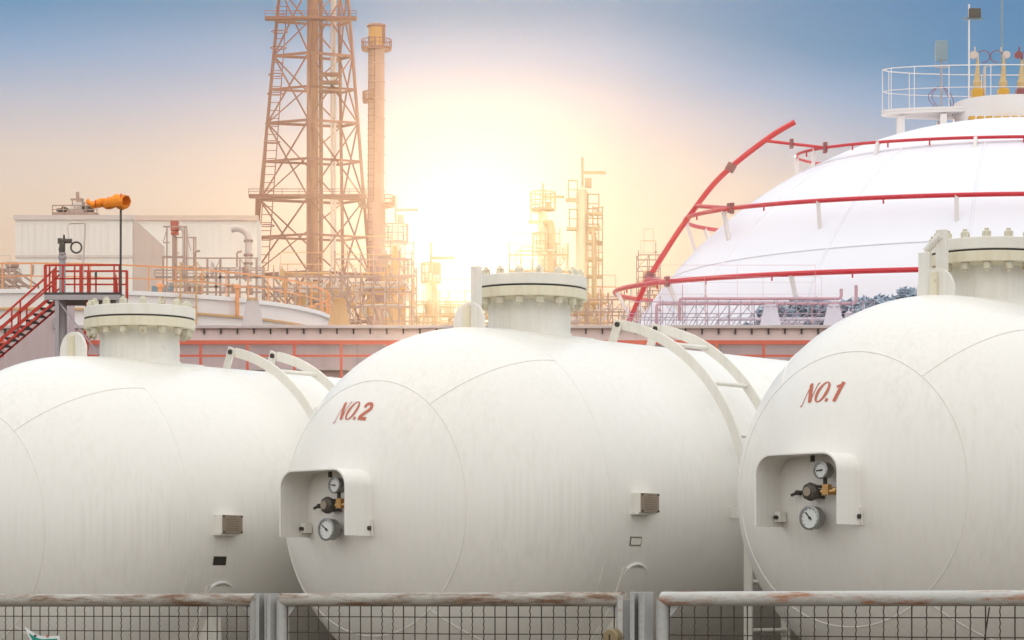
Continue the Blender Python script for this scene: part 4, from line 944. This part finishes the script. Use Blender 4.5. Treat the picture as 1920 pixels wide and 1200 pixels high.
# top platform
zp=ZV(213,Y); Rp=238*q
def OV(mb): mb.v=[Vector((p_.x,Y+(p_.y-Y)*.22,p_.z)) for p_ in mb.v]
m=MB(); m.lathe([(1.5,zp-.08),(Rp,zp-.08),(Rp,zp+.02),(1.5,zp+.02)],c=(cx,Y,0),seg=56,capped=False); OV(m); pf=m.build('platform','white',T,world=True)
m=MB(); railing(m,[Vector((p_.x,Y+(p_.y-Y)*.22,p_.z)) for p_ in circ((cx,Y,zp),Rp-.05,18)],ZV(131,Y)-zp,.032,True,5); m.build('railing','white',pf,world=True)
m=MB(); m.lathe([(Rp-.03,zp),(Rp,zp),(Rp,zp+.10),(Rp-.03,zp+.10)],c=(cx,Y,0),seg=56,capped=False); OV(m); m.build('kickboard','white',pf,world=True)
for k in range(10):
    a=2*PI*k/10+.3; x,y=cx+(Rp-.5)*cos(a),Y+(Rp-.5)*sin(a)*.22; MB().bar((x,y,zp-.15),(x,y,cz+math.sqrt(RS*RS-(x-cx)**2-(y-Y)**2)-.1),.22,.22).build('support','white',pf,world=True)
m=MB(); m.lathe([(1.9,zp-1.0),(1.9,zp+.35),(1.5,zp+.36)],c=(cx,Y,0),seg=40); m.build('dome_nozzle','white',T,world=True)
for k in range(7):
    m=MB(); m.box((wx(1822+16*k,Y-2),Y-2,ZV(222,Y-2)),(.2,.3,.12)); m.build('nozzle_block','gold',T,world=True)
YD=Y-.3
def V_(u,v,dy=0): return W(u,v,YD)+Vector((0,dy,0))
qd=YD/F
def safety_valve(u,label,mirror=1,mt='gold'):
    T=thing('safety_valve',label,'valve',tuple(V_(u,213)),group='safety valves on top of the sphere')
    MB().cyl(V_(u,213),V_(u,186),5*qd,12).build('nozzle','white',T,world=True)
    m=MB(); m.box(V_(u,178),(20*qd,.4,22*qd)); m.cyl(V_(u-9*mirror,174),V_(u+9*mirror,174),3.5*qd,10); m.lathe([(11*qd,0),(11*qd,.08)],c=V_(u,187),seg=16); m.build('valve_body',mt,T,world=True,bevel=.03)
    m=MB(); m.tube([V_(u,170),V_(u,155),V_(u,148),V_(u+1,125),V_(u+1,112)],.1,12,radii=[6*qd,8.5*qd,5.5*qd,3.4*qd,2.6*qd]); m.build('bonnet','brasspale',T,world=True)
    m=MB(); m.lathe([(6.5*qd,-.12),(7.5*qd,0),(6.5*qd,.12)],c=V_(u-6*mirror,103),axis=(0,1,0),seg=16); m.cyl(V_(u+1,112),V_(u+1,100),2.2*qd,8); m.cyl(V_(u-4,97),V_(u-4,88),1.5*qd,8); m.build('actuator','unitpale' if mt=='gold' else mt,T,world=True)
    P=[]
    for i in range(22):
        a=R_(200-300*i/21); P.append(V_(u+12*mirror+12*cos(a)*mirror,106+ -11*sin(a)*1.0))
    MB().tube(P,.9*qd,6).build('tubing','maroon',T,world=True)
    return T
safety_valve(1832,'leftmost gold based safety valve on the sphere top')
safety_valve(1881,'second gold based safety valve from the left on the sphere top',-1)
T=safety_valve(1915,'maroon safety valve at the right edge on the sphere top',1,'maroon')
T=thing('riser_pipe','short grey riser pipe between the two gold valves','pipe',tuple(V_(1846,213)))
MB().tube([V_(1846,213),V_(1846,130),V_(1847,125)],2.6*qd,10).build('pipe','unitpale',T,world=True); MB().bar(V_(1848,124),V_(1880,121),.035,.035).build('bar','steelgrey',T,world=True)
T=thing('control_box','blue grey instrument box on a cabled stand above the sphere platform','instrument',tuple(V_(1765,213)))
MB().box(V_(1765,95),(22*qd,.3,36*qd)).build('box','greybox',T,world=True,bevel=.02)
m=MB(); m.cyl(V_(1765,213),V_(1765,112),2*qd,8); m.bar(V_(1753,126),V_(1781,126),.05,.05); m.build('stand','steelgrey',T,world=True)
for k,(a,b) in enumerate(((-1,18),(-1,26),(1,20),(1,10))):
    P=[]
    for i in range(13):
        f=i/12; P.append(V_(1764+a*(4+b*sin(PI*f)*(.9 if a<0 else .7))+ (18*f*f),162+55*f-4*sin(PI*f)))
    MB().tube(P,.7*qd,6).build('cable','maroon',T,world=True)
m=MB()
for sg in(-1,1):
    m.tube([V_(1765+sg*3,108),V_(1765+sg*10,116),V_(1765+sg*13,124),V_(1765+sg*8,127)],.5*qd,6)
m.ring(V_(1756,176),8*qd,.5*qd,20,6,axis=(0,1,0)); m.build('loop_cable','steelgrey',T,world=True)
T=thing('camera_mast','thin white mast with dark surveillance camera above the sphere','camera',tuple(V_(1817,213)))
MB().cyl(V_(1817,213),V_(1817,8),1.7*qd,8).build('mast','white',T,world=True)
MB().box(V_(1827,25),(22*qd,.35,16*qd)).build('camera_housing','valvedark',T,world=True,bevel=.02)
m=MB(); m.bar(V_(1808,35),V_(1842,35),.09,.09); m.cyl(V_(1808,37),V_(1808,33),.05,8); m.build('bracket','greybox',T,world=True)
T=thing('antenna_mast','thin grey antenna mast beside the second gold valve','mast',tuple(V_(1885,213)))
MB().cyl(V_(1886,213,.8),V_(1886,-40,.8),2.2*qd,8).build('mast','greybox',T,world=True)
# ---- trees and far houses in front of the sphere base
def tree(u,vt,Y,wpx,label,seed):
    rr=random.Random(seed); q=Y/F; T=thing('tree',label,'tree',(wx(u,Y),Y,0),group='trees between the racks and the sphere')
    h=ZV(vt,Y); R0=wpx/2*q; x=wx(u,Y)
    m=MB(); m.tube([(x,Y,0),(x+.1,Y,h*.45),(x-.1,Y,h*.8)],.1,8,radii=[.22,.16,.07])
    for k in range(6):
        a=rr.uniform(0,6.28); z=h*rr.uniform(.4,.7); m.tube([(x,Y,z),(x+R0*.7*cos(a),Y+R0*.7*sin(a),z+h*.18)],.05,5,radii=[.08,.02])
    m.build('trunk','bark',T,world=True)
    vs=[];fs=[]; cl=[(rr.gauss(0,.42)*R0,rr.gauss(0,.35)*R0,h-R0*(.25+1.5*rr.random()**1.1)) for _ in range(46)]
    for c in cl:
        cr=rr.uniform(.16,.30)*R0
        c=(c[0]*(.55+.7*min(1,(h-c[2])/R0)),c[1],min(c[2],h-cr*.7))
        for k in range(80):
            d=Vector((rr.gauss(0,1),rr.gauss(0,1),rr.gauss(0,1))).normalized()*cr*rr.uniform(.6,1); p=Vector((x+c[0],Y+c[1],c[2]))+d
            s_=rr.uniform(.08,.17); e1=Vector((rr.gauss(0,1),rr.gauss(0,1),rr.gauss(0,1))).normalized()*s_; e2=e1.orthogonal().normalized()*s_*.6; b=len(vs)
            vs+=[p-e1,p+e2,p+e1,p-e2]; fs.append((b,b+1,b+2,b+3))
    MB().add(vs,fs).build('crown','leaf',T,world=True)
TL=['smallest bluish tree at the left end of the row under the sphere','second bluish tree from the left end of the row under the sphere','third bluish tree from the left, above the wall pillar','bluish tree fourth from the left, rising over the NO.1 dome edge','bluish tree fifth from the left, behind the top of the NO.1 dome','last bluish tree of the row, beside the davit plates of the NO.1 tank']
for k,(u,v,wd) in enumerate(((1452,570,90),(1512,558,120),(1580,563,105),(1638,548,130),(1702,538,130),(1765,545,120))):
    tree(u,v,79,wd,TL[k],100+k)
